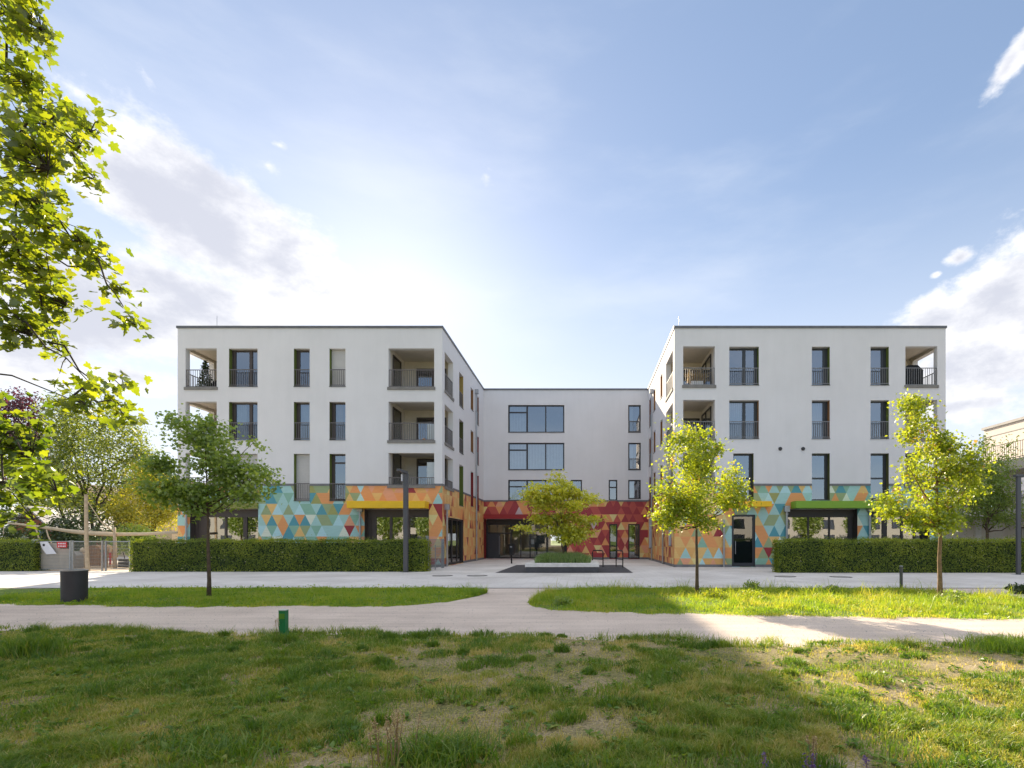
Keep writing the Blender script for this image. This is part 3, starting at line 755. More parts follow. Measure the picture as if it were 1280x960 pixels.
def window(fr, u0, u1, z0, z1, rec, fm='frame_dark', mull=(), trans=(), rail=None, railmat='rail_grey', blind=None, curtain=None, glass='glass', sill=True, roomy=1.6, roommat='interior', fw=.075):
    """One window: frame (the part), pane, and what hangs in or before it (sub-parts)."""
    m = MB(fr); a, b = -rec - .07, -rec
    m.box(u0, u0 + fw, a, b, z0, z1, fm); m.box(u1 - fw, u1, a, b, z0, z1, fm)
    m.box(u0 + fw, u1 - fw, a, b, z1 - fw, z1, fm); m.box(u0 + fw, u1 - fw, a, b, z0, z0 + fw, fm)
    for f, wd in mull:
        u = u0 + (u1 - u0) * f; m.box(u - wd / 2, u + wd / 2, a + .003, b + .004, z0 + fw, z1 - fw, fm)
    for f, wd, ua, ub in trans:
        z = z0 + (z1 - z0) * f; m.box(u0 + (u1 - u0) * ua + .01, u0 + (u1 - u0) * ub - .01, a + .005, b + .006, z - wd / 2, z + wd / 2, fm)
    if sill and z0 > .3: m.box(u0 - .02, u1 + .02, -rec + .002, .035, z0 + .002, z0 + .03, 'coping')
    o = m.build('window', bld)
    g = MB(fr); j = rnd.uniform(-.006, .006); k = rnd.uniform(-.004, .004)
    g.poly([(u0 + fw, -rec - .04 + j, z0 + fw), (u1 - fw, -rec - .04 - j, z0 + fw), (u1 - fw, -rec - .04 - j + k, z1 - fw), (u0 + fw, -rec - .04 + j + k, z1 - fw)], glass)
    g.build('pane', o)
    if rail: railing_mb(fr, u0 + .01, u1 - .01, z0 + .06, z0 + rail, -.04, railmat, .105).build('railing', o)
    if blind is not None:
        bm_ = MB(fr); zb = z1 - (z1 - z0) * blind; n = int((z1 - zb) / .09)
        for i in range(n):
            z = z1 - .02 - i * .09
            bm_.box(u0 + .02, u1 - .02, -rec + .035, -rec + .05, z - .086, z, 'blind_white')
        bm_.box(u0 + .015, u1 - .015, -rec + .03, -rec + .058, zb - .03, zb, 'zinc')
        bm_.build('roller_blind', o)
    if curtain:
        c = MB(fr); ca, cb, mt = curtain; n = int((cb - ca) * (u1 - u0) / .06)
        for i in range(n):
            ua, ub = u0 + (u1 - u0) * (ca + (cb - ca) * i / n), u0 + (u1 - u0) * (ca + (cb - ca) * (i + 1) / n)
            wa, wb = -rec - .2 + .03 * (i % 2), -rec - .2 + .03 * ((i + 1) % 2)
            c.poly([(ua, wa, z0 + .05), (ub, wb, z0 + .05), (ub, wb, z1 - .05), (ua, wa, z1 - .05)], mt)
        c.build('curtain', o)
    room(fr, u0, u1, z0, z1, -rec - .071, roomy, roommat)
    return o

LDEEP = 2.65
def loggia(x0, x1, y0, y1, fz, cz, side):
    """Inside of a corner loggia (ceiling, floor, back and inner side wall); side = -1 if the outer corner lies at x0, else +1."""
    wall.fr = None; p = 'loggia_paint'
    wall.poly([(x0, y0, fz), (x1, y0, fz), (x1, y1, fz), (x0, y1, fz)], 'slab_grey')
    wall.poly([(x0, y0, cz), (x1, y0, cz), (x1, y1, cz), (x0, y1, cz)], p)
    wall.poly([(x0, y1, fz), (x1, y1, fz), (x1, y1, cz), (x0, y1, cz)], p)
    xi = x1 if side < 0 else x0
    wall.poly([(xi, y0, fz), (xi, y1, fz), (xi, y1, cz), (xi, y0, cz)], p)
def inner_face(axis, c, a0, a1, z0, z1, h):
    """Inside face of an outer wall with the opening h=(a0,a1,z0,z1) left free."""
    wall.fr = None
    for (p, q, r, s) in ((a0, h[0], z0, z1), (h[1], a1, z0, z1), (h[0], h[1], z0, h[2]), (h[0], h[1], h[3], z1)):
        if q - p < .005 or s - r < .005: continue
        pts = [(p, c, r), (q, c, r), (q, c, s), (p, c, s)] if axis == 'x' else [(c, p, r), (c, q, r), (c, q, s), (c, p, s)]
        wall.poly(pts, 'loggia_paint')

TW = .32
def wing(fr, fs, fo, ox, px_cols, px_log, row_tops, low, sx, fm, railmat, names):
    pass

# --- openings -------------------------------------------------------------------
ROWL = [(zf(483.8) - 3.027 * k, zf(435.7) - 3.027 * k) for k in (0, 1)] + [(zf(626.4), zf(567.2))]
ROWR = [(zf(481.9) - 3.045 * k, zf(433.3) - 3.045 * k) for k in (0, 1)] + [(zf(625.6), zf(566.6))]
LOGL = [(zf(487.4) - 3.027 * k, zf(435.5) - 3.027 * k) for k in (0, 1)] + [(4.50, zf(566.2))]
LOGR = [(zf(485.0) - 3.045 * k, zf(432.9) - 3.045 * k) for k in (0, 1)] + [(4.50, zf(566.0))]
SU0, SU1 = .5, 2.42                                    # side openings of the corner loggias (from the front)
def H(u0, u1, z0, z1, dp=.26, rl='white_render', rr='white_render'): return (u0, u1, z0, z1, dp, rl, rr)
lu = lambda x: xf(x) - XL0
ru = lambda x: xf(x) - XR0
mu_ = lambda x: (x - VX) / 15.57 - XL1
mz_ = lambda y: EYE + (VY - y) / 15.57

jobs = []                                              # windows built after the walls
holesL, holesLs, holesLo = [], [], []
for r, (z0, z1) in enumerate(ROWL):
    for c, (a, b) in enumerate(((286.3, 321.9), (367.4, 387.1), (411.9, 431.8))):
        holesL.append(H(lu(a), lu(b), z0, z1, .27, 'reveal_green' if r != 1 or c != 2 else 'reveal_olive', 'white_render'))
        kw = dict(fm='frame_brown', rail=1.02, railmat='rail_brown')
        if c == 0: kw.update(mull=((.66, .17), (.09, .10)), curtain=(.1, .45, 'curtain') if r == 1 else None)
        elif r == 2: kw.update(trans=((.82, .09, 0, 1),), mull=((.13, .1),))
        else: kw.update(mull=((.15, .11),))
        if (r, c) in ((0, 2), (2, 1)): kw['blind'] = .97
        if (r, c) == (2, 0): kw['blind'] = .62
        if (r, c) == (1, 2): kw['curtain'] = (.05, .6, 'curtain_amber')
        if (r, c) == (1, 1): kw['curtain'] = (.1, .95, 'curtain')
        jobs.append((LWf, lu(a), lu(b), z0, z1, .27, kw))
for z0, z1 in LOGL:
    holesL += [H(lu(231.9), lu(270.9), z0, z1, TW), H(lu(485.6), lu(542.8), z0, z1, TW)]
    holesLs.append(H(SU0, SU1, z0, z1, TW)); holesLo.append(H(SU0, SU1, z0, z1, TW))
SWIN = [(3.95, 5.05, 0, ('reveal_yellow', 'reveal_olive', 'reveal_green')), (7.3, 8.15, .62, ('reveal_amber', 'reveal_amber', 'reveal_red')), (9.3, 10.05, 0, ('reveal_brown', 'reveal_red', 'reveal_red'))]
for a, b, up, revs in SWIN:
    for r, (z0, z1) in enumerate(ROWL):
        zz = z0 + up if r < 2 else z0 + up * .3
        holesLs.append(H(a, b, zz, z1, .34, 'white_render', revs[r]))
        jobs.append((LWs, a, b, zz, z1, .30, dict(fm='frame_brown', rail=(1.0 if up == 0 and r < 2 else None), railmat='rail_brown')))
# ground floor, left wing
gl = (lu(237.5), lu(322.8), .12, zf(636.2)); gl2 = (lu(455.6), lu(536.2), .12, zf(636.2)); gd = (1.25, 5.05, .05, 2.9)
holesL += [H(*gl, .45, 'frame_brown', 'frame_brown'), H(*gl2, .45, 'frame_brown', 'frame_brown')]; holesLs.append(H(*gd, .18, 'frame_brown', 'frame_brown'))
# right wing
holesR, holesRs, holesRo = [], [], []
for r, (z0, z1) in enumerate(ROWR):
    for c, (a, b) in enumerate(((911.6, 948.5) if r < 2 else (916.6, 942.0), (1014.8, 1037.2), (1088.2, 1111.0))):
        rv = ('reveal_green' if c == 2 or r == 0 else 'reveal_amber') if r < 2 else 'reveal_olive'
        holesR.append(H(ru(a), ru(b), z0, z1, .27, 'white_render', rv))
        kw = dict(fm='frame_anthracite', rail=1.02 if r < 2 else None)
        if r == 2: kw.update(trans=((.48, .09, 0, 1),), mull=((.9, .1),), fw=.09)
        elif c == 0: kw.update(mull=((.55, .17), (.93, .12)), curtain=(.05, .5, 'curtain') if r == 1 else None)
        else: kw.update(mull=((.80, .12), (.93, .10)), curtain=(.1, .8, 'curtain') if (r, c) == (1, 1) else None)
        jobs.append((RWf, ru(a), ru(b), z0, z1, .27, kw))
for z0, z1 in LOGR:
    holesR += [H(ru(854.0), ru(893.7), z0, z1, TW), H(ru(1131.7), ru(1171.7), z0, z1, TW)]
    holesRs.append(H(SU0, SU1 + .6, z0, z1, TW)); holesRo.append(H(SU0, SU1, z0, z1, TW))
for a, b, up, revs in [(4.45, 5.35, .62, 'reveal_amber'), (7.75, 8.65, .62, 'reveal_amber'), (10.1, 11.2, 0, 'reveal_brown')]:
    for r, (z0, z1) in enumerate(ROWR):
        zz = z0 + up if r < 2 else z0 + up * .3
        holesRs.append(H(a, b, zz, z1, .34, 'white_render', revs))
        jobs.append((RWs, a, b, zz, z1, .30, dict(fm='frame_dark', rail=(1.0 if up == 0 and r < 2 else None))))
holesRs += [H(1.05, 2.0, 1.18, 3.0, .3), H(9.9, 11.4, .9, 3.3, .25)]
jobs += [(RWs, 1.05, 2.0, 1.18, 3.0, .26, dict(fm='frame_dark', glass='glass_dark')), (RWs, 9.9, 11.4, .9, 3.3, .2, dict(fm='frame_dark', glass='glass_dark'))]
gdoor = (ru(914.75), ru(944.0), .03, zf(643.2)); gr1 = (ru(984.7), ru(1071.8), .12, zf(636.2)); gr2 = (ru(1089.0), ru(1162.0), .12, zf(636.2))
holesR += [H(*gdoor, .16, 'frame_anthracite', 'frame_anthracite'), H(*gr1, .45, 'frame_dark', 'frame_dark'), H(*gr2, .45, 'frame_dark', 'frame_dark')]
# main block
holesM = []
for y0, y1, rows in ((506.2, 540.9, 0), (553.4, 587.8, 1), (599.8, 626.0, 2)):
    a, b = mu_(635.25), mu_(705.4)
    holesM.append(H(a, b, mz_(y1), mz_(y0), .12, 'frame_dark', 'frame_dark'))
    kw = dict(fm='frame_dark', mull=((.335, .13), (.667, .09)), trans=((.74 if rows < 2 else .68, .10, 0, .335),), fw=.10, curtain=((.0, .33, 'curtain') if rows == 0 else (.02, 1.0, 'curtain') if rows == 1 else None), roomy=2.5)
    jobs.append((MAf, a, b, mz_(y1), mz_(y0), .10, kw))
    a, b = mu_(785.25), mu_(800.9)
    yy = y1 if rows < 2 else 623.8
    holesM.append(H(a, b, mz_(yy), mz_(y0), .12, 'frame_dark', 'frame_dark')); jobs.append((MAf, a, b, mz_(yy), mz_(y0), .10, dict(fm='frame_dark', fw=.10, curtain=(.0, .4, 'curtain'), rail=(.95 if rows < 2 else None))))
for a, b, y0, y1, kw in ((713.4, 727.5, 599.8, 626, dict(curtain=(0, .5, 'curtain'))), (760.9, 771.6, 599.8, 625.7, dict(trans=((.64, .10, 0, 1),))),
                         (761.6, 771.8, 655.0, 698.3, dict(trans=((.36, .08, 0, 1),), glass='glass_dark', roomy=3)), (785.25, 799.7, 655.0, 698.5, dict(trans=((.40, .08, 0, 1),), glass='glass_dark', curtain=(.05, .3, 'curtain'), roomy=3))):
    holesM.append(H(mu_(a), mu_(b), max(.04, mz_(y1)), mz_(y0), .12, 'frame_dark', 'frame_dark'))
    jobs.append((MAf, mu_(a), mu_(b), max(.04, mz_(y1)), mz_(y0), .10, dict(fm='frame_dark', fw=.10, **kw)))
ent = (mu_(603.8), mu_(708.8), .03, 3.27)
holesM.append(H(*ent, 1.3, 'canopy_red', 'canopy_red'))

facade(LWf, XL1 - XL0, holesL, 'LW'); facade(LWs, YM - D, holesLs, 'LS'); facade(MAf, XR0 - XL1, holesM, 'MA')
facade(RWf, XR1 - XR0, holesR, 'RW'); facade(RWs, YM - D, holesRs, 'RS')
facade(LWo, 23.0, holesLo, 'LW'); facade(RWo, 23.0, holesRo, 'RW')
wall.fr = None
YB = D + 23.0
for a, b, y in ((XL0, XL1, YB), (XR0, XR1, YB)): wall.poly([(a, y, 0), (b, y, 0), (b, y, TOP), (a, y, TOP)], 'white_render')
wall.poly([(XL1, YB, 3.4), (XR0, YB, 3.4), (XR0, YB, TOP), (XL1, YB, TOP)], 'white_render')
wall.poly([(mu_(710) + XL1, YB, 0), (XR0, YB, 0), (XR0, YB, 3.4), (mu_(710) + XL1, YB, 3.4)], 'white_render')
for a, b, y in ((XL0, XL1, D), (XR0, XR1, D), (XL1, XR0, YM)): wall.poly([(a, y, TOP - .12), (b, y, TOP - .12), (b, YB, TOP - .12), (a, YB, TOP - .12)], 'coping')
# loggias
for (z0, z1) in LOGL:
    fz, cz = z0 + .06, z1 + .16
    for xa, xb, sd in ((XL0 + TW, xf(270.9), -1), (xf(485.6), XL1 - TW, 1)):
        loggia(xa, xb, D + TW, D + LDEEP, fz, cz, sd)
        h = (xf(231.9), xf(270.9), z0, z1) if sd < 0 else (xf(485.6), xf(542.8), z0, z1)
        inner_face('x', D + TW, xa, xb, fz, cz, h)
        inner_face('y', xa if sd < 0 else xb, D + TW, D + LDEEP, fz, cz, (D + SU0, D + SU1, z0, z1))
for (z0, z1) in LOGR:
    fz, cz = z0 + .06, z1 + .16
    for xa, xb, sd in ((XR0 + TW, xf(893.7), -1), (xf(1131.7), XR1 - TW, 1)):
        dp = LDEEP + (.6 if sd < 0 else 0)
        loggia(xa, xb, D + TW, D + dp, fz, cz, sd)
        h = (xf(854.0), xf(893.7), z0, z1) if sd < 0 else (xf(1131.7), xf(1171.7), z0, z1)
        inner_face('x', D + TW, xa, xb, fz, cz, h)
        inner_face('y', xa if sd < 0 else xb, D + TW, D + dp, fz, cz, (D + SU0, D + SU1 + (.6 if sd < 0 else 0), z0, z1))
wall.build('wall', bld); mosaic.build('mosaic_cladding', bld)
# parapet coping (own part)
cp = MB()
def cop(x0, x1, y0, y1): cp.box(x0, x1, y0, y1, TOP + .001, TOP + .13, 'coping')
cop(XL0 - .05, XL1 + .05, D - .05, D + .3); cop(XR0 - .05, XR1 + .05, D - .05, D + .3)
cop(XL1 - .3, XL1 + .05, D + .301, YM - .051); cop(XR0 - .05, XR0 + .3, D + .301, YM - .051); cop(XL1 - .3, XR0 + .3, YM - .05, YM + .3)
cop(XL0 - .05, XL0 + .3, D + .301, YB); cop(XR1 - .3, XR1 + .05, D + .301, YB)
cp.build('roof_coping', bld)
for fr, a, b, c, d, rec, kw in jobs: window(fr, a, b, c, d, rec, **kw)

# loggia slabs and railings: one railing part per opening
for frf, u0, u1, zs, mat in ((LWf, lu(231.9), lu(270.9), LOGL, 'rail_brown'), (LWf, lu(485.6), lu(542.8), LOGL, 'rail_brown'), (LWs, SU0, SU1, LOGL, 'rail_brown'), (LWo, SU0, SU1, LOGL, 'rail_brown'),
                             (RWf, ru(854.0), ru(893.7), LOGR, 'rail_grey'), (RWf, ru(1131.7), ru(1171.7), LOGR, 'rail_grey'), (RWs, SU0, SU1 + .6, LOGR, 'rail_grey'), (RWo, SU0, SU1, LOGR, 'rail_grey')):
    for r, (z0, z1) in enumerate(zs):
        h = 1.17 if r < 2 else .62
        m = railing_mb(frf, u0 + .01, u1 - .01, z0 + .14, z0 + h, -.05, mat, .125)
        m.box(u0 - .06, u1 + .06, .003, .055, z0 - .001, z0 + .16, 'slab_grey')
        m.build('balcony_railing', bld)
# loggia doors: dark frame, pane, curtain or dark sheet standing for the room
def loggia_door(fr, u0, u1, z0, z1, w, curtain=None, mull=((.55, .1),), fm='frame_brown'):
    m = MB(fr); f = .09
    m.box(u0, u0 + f, w, w + .06, z0, z1, fm); m.box(u1 - f, u1, w, w + .06, z0, z1, fm); m.box(u0 + f, u1 - f, w, w + .06, z1 - f, z1, fm); m.box(u0 + f, u1 - f, w, w + .06, z0, z0 + f, fm)
    for k, wd in mull: m.box(u0 + (u1 - u0) * k - wd / 2, u0 + (u1 - u0) * k + wd / 2, w + .003, w + .064, z0 + f, z1 - f, fm)
    o = m.build('balcony_door', bld)
    b = MB(fr); b.poly([(u0 + f, w + .004, z0 + f), (u1 - f, w + .004, z0 + f), (u1 - f, w + .004, z1 - f), (u0 + f, w + .004, z1 - f)], curtain or 'interior'); b.build('curtain', o)
    g = MB(fr); g.poly([(u0 + f, w + .03, z0 + f), (u1 - f, w + .03, z0 + f), (u1 - f, w + .03, z1 - f), (u0 + f, w + .03, z1 - f)], 'glass_dark'); g.build('pane', o)
for r, (z0, z1) in enumerate(LOGL):
    zb = z0 + .08
    loggia_door(LWf, lu(485.6) + .75, lu(542.8) - .02, zb, zb + 2.0, -LDEEP + .004, None if r else 'interior')
    loggia_door(Frame(xf(485.6), D, (0, 1), (1, 0)), .6, 1.9, zb, zb + 2.15, .004, None, mull=())
    loggia_door(LWf, lu(231.9) + .3, lu(270.9) - .1, zb, zb + 2.0, -LDEEP + .004)
for r, (z0, z1) in enumerate(LOGR):
    zb = z0 + .08
    loggia_door(Frame(xf(893.7), D, (0, 1), (-1, 0)), .8, 3.1, zb, zb + 2.15, .004, None, fm='frame_dark')
    loggia_door(RWf, ru(854.0) + .2, ru(893.7) - .15, zb, zb + 2.0, -(LDEEP + .6) + .004, 'curtain' if r == 1 else None, fm='frame_dark')
    loggia_door(RWf, ru(1131.7) + .2, ru(1171.7) - .2, zb, zb + 2.0, -LDEEP + .004, fm='frame_dark')

# ground floor glazing (shop-front size), canopies, doors
def shopfront(fr, g, rec, mulls, fm, blindh=.50, door=None):
    u0, u1, z0, z1 = g; m = MB(fr); a, b = -rec - .08, -rec
    m.box(u0, u1, a, b + .05, z1 - blindh, z1, fm)                      # blind box
    m.box(u0, u1, a, b, z0, z0 + .12, fm)
    for k, wd in mulls:
        u = u0 + (u1 - u0) * k; m.box(max(u0, u - wd / 2), min(u1, u + wd / 2), a - .002, b + .003, z0 + .12, z1 - blindh, fm)
    if door: m.box(u0 + (u1 - u0) * door[0], u0 + (u1 - u0) * door[1], a + .01, b - .02, z0 + .12, z1 - blindh, fm)
    o = m.build('window', bld)
    p = MB(fr); p.poly([(u0 + .01, -rec - .04, z0 + .12), (u1 - .01, -rec - .045, z0 + .12), (u1 - .01, -rec - .045, z1 - blindh), (u0 + .01, -rec - .04, z1 - blindh)], 'glass'); p.build('pane', o)
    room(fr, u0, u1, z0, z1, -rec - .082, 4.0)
shopfront(LWf, gl, .40, ((0.02, .16), (.18, .08), (.45, .12), (.74, .22), (.985, .1)), 'frame_brown', .45, door=(.03, .17))
shopfront(LWf, gl2, .40, ((.03, .25), (.10, .3), (.37, .14), (.62, .35), (.985, .14)), 'frame_brown', .45)
shopfront(RWf, gr1, .40, ((.02, .12), (.34, .08), (.645, .09), (.95, .24)), 'frame_dark', .45)
shopfront(RWf, gr2, .40, ((.02, .1), (.30, .28), (.60, .12), (.82, .12), (.98, .1)), 'frame_dark', .45)
def canopy(fr, u0, u1, z0, z1, dp, mat):
    m = MB(fr); m.box(u0, u1, .005, dp, z0, z1, mat); m.build('canopy', bld, bevel=.012)
canopy(LWf, lu(440.8), lu(536.2), zf(636), zf(627.3), .75, 'canopy_yellow')
canopy(LWf, lu(237.0), lu(323.2), zf(636), zf(628.5), .12, 'canopy_olive')
canopy(RWf, ru(922.0) - .4, ru(960.2), zf(634), zf(627.3), .6, 'canopy_yellow')
canopy(RWf, ru(988.5), ru(1095.0), zf(636), zf(627.3), .75, 'canopy_green')
m = MB(MAf); m.box(ent[0] - .1, ent[1] + .1, .006, .14, 3.24, 3.60, 'canopy_red'); m.build('canopy', bld)
# blue-grey glazed door in the right wing
u0, u1, z0, z1 = gdoor; m = MB(RWf)
for a, b, c, d in ((u0, u0 + .13, z0, z1), (u1 - .13, u1, z0, z1), (u0 + .13, u1 - .13, z1 - .12, z1), (u0 + .13, u1 - .13, z0, z0 + .22)): m.box(a, b, -.15, -.08, c, d, 'frame_anthracite')
o = m.build('door', bld); p = MB(RWf); p.poly([(u0 + .13, -.11, z0 + .22), (u1 - .13, -.112, z0 + .22), (u1 - .13, -.112, z1 - .12), (u0 + .13, -.11, z1 - .12)], 'glass_door'); p.build('pane', o)
m = MB(RWf); m.poly([(u0 + .13, -.152, z0 + .1), (u1 - .13, -.152, z0 + .1), (u1 - .13, -.152, z1 - .1), (u0 + .13, -.152, z1 - .1)], 'door_slate'); m.build('door_panel', o)
m = MB(RWf); m.path([(u0 + .22, -.03, .75), (u0 + .22, -.03, 1.5)], .018, 'zinc'); m.build('handle', o)
room(RWf, u0, u1, z0, z1, -.16, 3)
# three-leaf glazed door in the side wall of the left wing
u0, u1, z0, z1 = gd; m = MB(LWs)
for k in (0, 1 / 3, 2 / 3, 1):
    u = u0 + (u1 - u0) * k; m.box(max(u0, u - .09), min(u1, u + .09), -.16, -.09, z0, z1, 'frame_dark')
m.box(u0, u1, -.158, -.092, z1 - .12, z1 - .001, 'frame_dark'); m.box(u0, u1, -.158, -.092, z0, z0 + .14, 'frame_dark')
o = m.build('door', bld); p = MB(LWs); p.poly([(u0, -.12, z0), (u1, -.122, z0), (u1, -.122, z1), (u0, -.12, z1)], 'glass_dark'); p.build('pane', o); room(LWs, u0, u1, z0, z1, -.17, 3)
# entrance: recessed glass front, dark door leaf with steel handle, through-lobby
u0, u1, z0, z1 = ent; W = -1.28; m = MB(MAf)
ue = lambda x: mu_(x) * 1.0
for x, wd in ((604.2, .30), (635.8, .12), (648.5, .08), (660.5, .10), (682.5, .16), (706.0, .3)): m.box(ue(x) - wd / 2, ue(x) + wd / 2, W - .08, W, z0, 2.85, 'frame_dark')
m.box(u0, u1, W - .083, W + .01, 2.80, z1, 'frame_dark'); m.box(u0, u1, W - .078, W + .004, z0, z0 + .1, 'frame_dark'); m.box(ue(605), ue(636), W - .076, W + .006, 2.05, 2.17, 'frame_dark')
o = m.build('entrance_front', bld)
p = MB(MAf); p.poly([(u0, W - .04, z0), (u1, W - .042, z0), (u1, W - .042, 2.85), (u0, W - .04, 2.85)], 'glass_clear'); p.build('pane', o)
m = MB(MAf); m.box(ue(605.8), ue(622), W - .03, W + .02, z0 + .02, 2.05, 'frame_anthracite'); d = m.build('entrance_door', bld)
m = MB(MAf); m.path([(ue(621), W + .07, .35), (ue(621), W + .07, 1.9)], .02, 'zinc'); m.build('handle', d)
m = MB(MAf); m.box(ue(657), ue(684), W - 1.6, W - 1.2, .9, 1.95, 'frame_anthracite'); m.box(ue(664), ue(668), W - 1.5, W - 1.3, .03, .9, 'black_metal'); m.box(ue(660), ue(664), W - 1.19, W - 1.18, 1.2, 1.6, 'paper_white'); m.build('mailbox_unit', bld)
lb = MB(MAf); B = -(YB - YM)
for q in ([(u0, W - .09, 0), (u0, B, 0), (u0, B, 3.3), (u0, W - .09, 3.3)], [(u1, W - .09, 0), (u1, B, 0), (u1, B, 3.3), (u1, W - .09, 3.3)], [(u0, W - .09, 3.3), (u1, W - .09, 3.3), (u1, B, 3.3), (u0, B, 3.3)]): lb.poly(q, 'interior_light')
lb.poly([(u0, 0, .022), (u1, 0, .022), (u1, B, .022), (u0, B, .022)], 'concrete_light')
for a, b, c, d in ((0, .12, 0, 3.29), (.12, .70, 0, 3.29), (.70, .94, 0, 1.0), (.70, .94, 2.2, 3.29), (.94, 1, 0, 3.29)): lb.box(u0 + (u1 - u0) * a, u0 + (u1 - u0) * b, B + .05, B + .15, c, d, 'interior_light')
lb.build('lobby', bld)
interior.build('room_interior', bld)
# downpipes with hoppers, vents, lightning rods
def downpipe(x, y, ztop, zbot=0.0, hop=True):
    m = MB(); m.path([(x, y, zbot), (x, y, ztop)], .055, 'zinc', 10)
    if hop: m.box(x - .14, x + .14, y - .11, y + .11, ztop - .05, ztop + .28, 'zinc')
    for z in np.arange(zbot + 1, ztop, 2.0): m.box(x - .07, x + .07, y - .065, y + .065, z, z + .04, 'zinc')
    m.build('downpipe', bld)
downpipe(XL1 + .11, D + 8.75, 12.4); downpipe(XR0 - .11, D + 9.0, 12.5); downpipe(XL1 + .12, D + .55, 3.35); downpipe(XR0 - .11, D + 3.6, 2.6, hop=False)
downpipe(xf(982.5), D - .11, 3.2); downpipe(xf(1086), D - .11, 3.25); downpipe(xf(904.4), D - .09, 2.7, hop=False); downpipe(xf(234.6), D - .11, 3.2); downpipe(xf(451), D - .11, 3.2)
for x in (975.3, 1003.8):
    m = MB(RWf); m.path([(ru(x), .004, zf(561)), (ru(x), .07, zf(561))], [.11, .09], 'frame_dark', 14); m.build('vent', bld)
for x in (247.6, 854.5):
    m = MB(); m.path([(xf(x), D + 1.5, TOP), (xf(x), D + 1.5, TOP + 1.35)], .012, 'zinc', 6); m.build('lightning_rod', bld)

# ------------------------------------------------------------------ things on the loggias
def thing_mesh(m, name, loc, label, cat, group=None, smooth=False, bevel=0): return tag(m.build(name, None, loc, smooth, bevel), label, cat, group)
zl = LOGL[0][0] + .06; zr = LOGR[0][0] + .06
e = empty('potted_conifer', (xf(247) - .15, D + .8, zl), 'small dark conifer in a pot on the top left corner balcony', 'potted plant')
m = MB(); m.lathe(xf(247) - .15, D + .8, [(.16, zl), (.22, zl + .35), (.2, zl + .35)], 'stone_grey', 16); m.build('pot', e)
r_ = np.random.default_rng(77); n = 700; t = r_.random(n) ** 1.3; a = r_.random(n) * 6.28; rr = (1 - t) * .42 * np.sqrt(r_.random(n)) + .02
C = np.stack([xf(247) - .15 + np.cos(a) * rr, D + .8 + np.sin(a) * rr, zl + .35 + t * 1.5], 1)
v, tr, k = leaf_arrays(C, .10 + .08 * r_.random(n), r_, DIAMOND, (0, 0, .4), 1, .5); np_mesh('crown', v, tr, 'dark_leaf', np.repeat(r_.random(n), k), e)
m = MB(); 
for i in range(9): m.path([(xf(262) + .1 - .62 + i * .15, D + .9, zl), (xf(262) + .1 - .62 + i * .15, D + .9, zl + .58 + .22 * math.sin(math.pi * i / 8))], .085, 'bbq_cover', 8)
thing_mesh(m, 'covered_lounger', (xf(262), D + .9, zl), 'dark covered garden furniture low behind the top left balcony railing', 'furniture')
m = MB(); m.box(xf(1138), xf(1165), D + .75, D + 1.4, zr, zr + 1.18, 'bbq_cover')
bx = [(xf(1138) - .02, zr + 1.18), (xf(1165) + .02, zr + 1.18), (xf(1158), zr + 1.5), (xf(1146), zr + 1.5)]
for yy in (D + .74, D + 1.41): m.poly([(x, yy, z) for x, z in bx], 'bbq_cover')
for (a, b) in zip(bx, bx[1:] + bx[:1]): m.poly([(a[0], D + .74, a[1]), (b[0], D + .74, b[1]), (b[0], D + 1.41, b[1]), (a[0], D + 1.41, a[1])], 'bbq_cover')
thing_mesh(m, 'covered_barbecue', (xf(1151), D + 1, zr), 'barbecue under a black cover on the top right corner balcony', 'barbecue')
e = empty('balcony_planter', (xf(873), D + .5, zr), 'white planter box with dry ornamental grass on a top floor balcony', 'planter')
m = MB(); m.box(xf(866), xf(881), D + .42, D + .75, zr + .02, zr + .48, 'box_white'); m.build('box', e, bevel=.01)
n = 260; X = xf(873) + r_.normal(size=n) * .22; Y = D + .58 + r_.normal(size=n) * .06
v, tr = blades(X, Y, X * 0 + zr + .42, .45 + .4 * r_.random(n), .012 + .006 * r_.random(n), .4 + .8 * r_.random(n), r_); np_mesh('dry_grass', v, tr, 'dry_grass', np.repeat(r_.random(n), 5), e)
for k, lab in ((1, 'frosted pale privacy screen behind the third floor corner railing'), (2, 'frosted pale privacy screen at the corner balcony above the yellow canopy')):
    z = LOGL[k][0] + .07; e = empty('privacy_screen', (xf(536), D + .5, z), lab, 'screen', 'frosted screens on the corner balconies')
    m = MB(); m.box(xf(530.6), xf(541.5), D + .46, D + .485, z + .08, z + 1.12 + .35 * (k == 2), 'screen_frost'); m.build('panel', e)
    for x in (530.6, 541.0): m = MB(); m.box(xf(x), xf(x) + .03, D + .487, D + .52, z, z + 1.12 + .35 * (k == 2), 'zinc'); m.build('post', e)
z = LOGL[1][0] + .06; m = MB(); m.lathe(xf(526), D + .6, [(.09, z), (.14, z + .1), (.13, z + .26), (.06, z + .32)], 'orange_pot', 16); thing_mesh(m, 'pot', (xf(526), D + .6, z), 'orange pot standing behind the third floor corner balcony railing', 'pot', smooth=True)

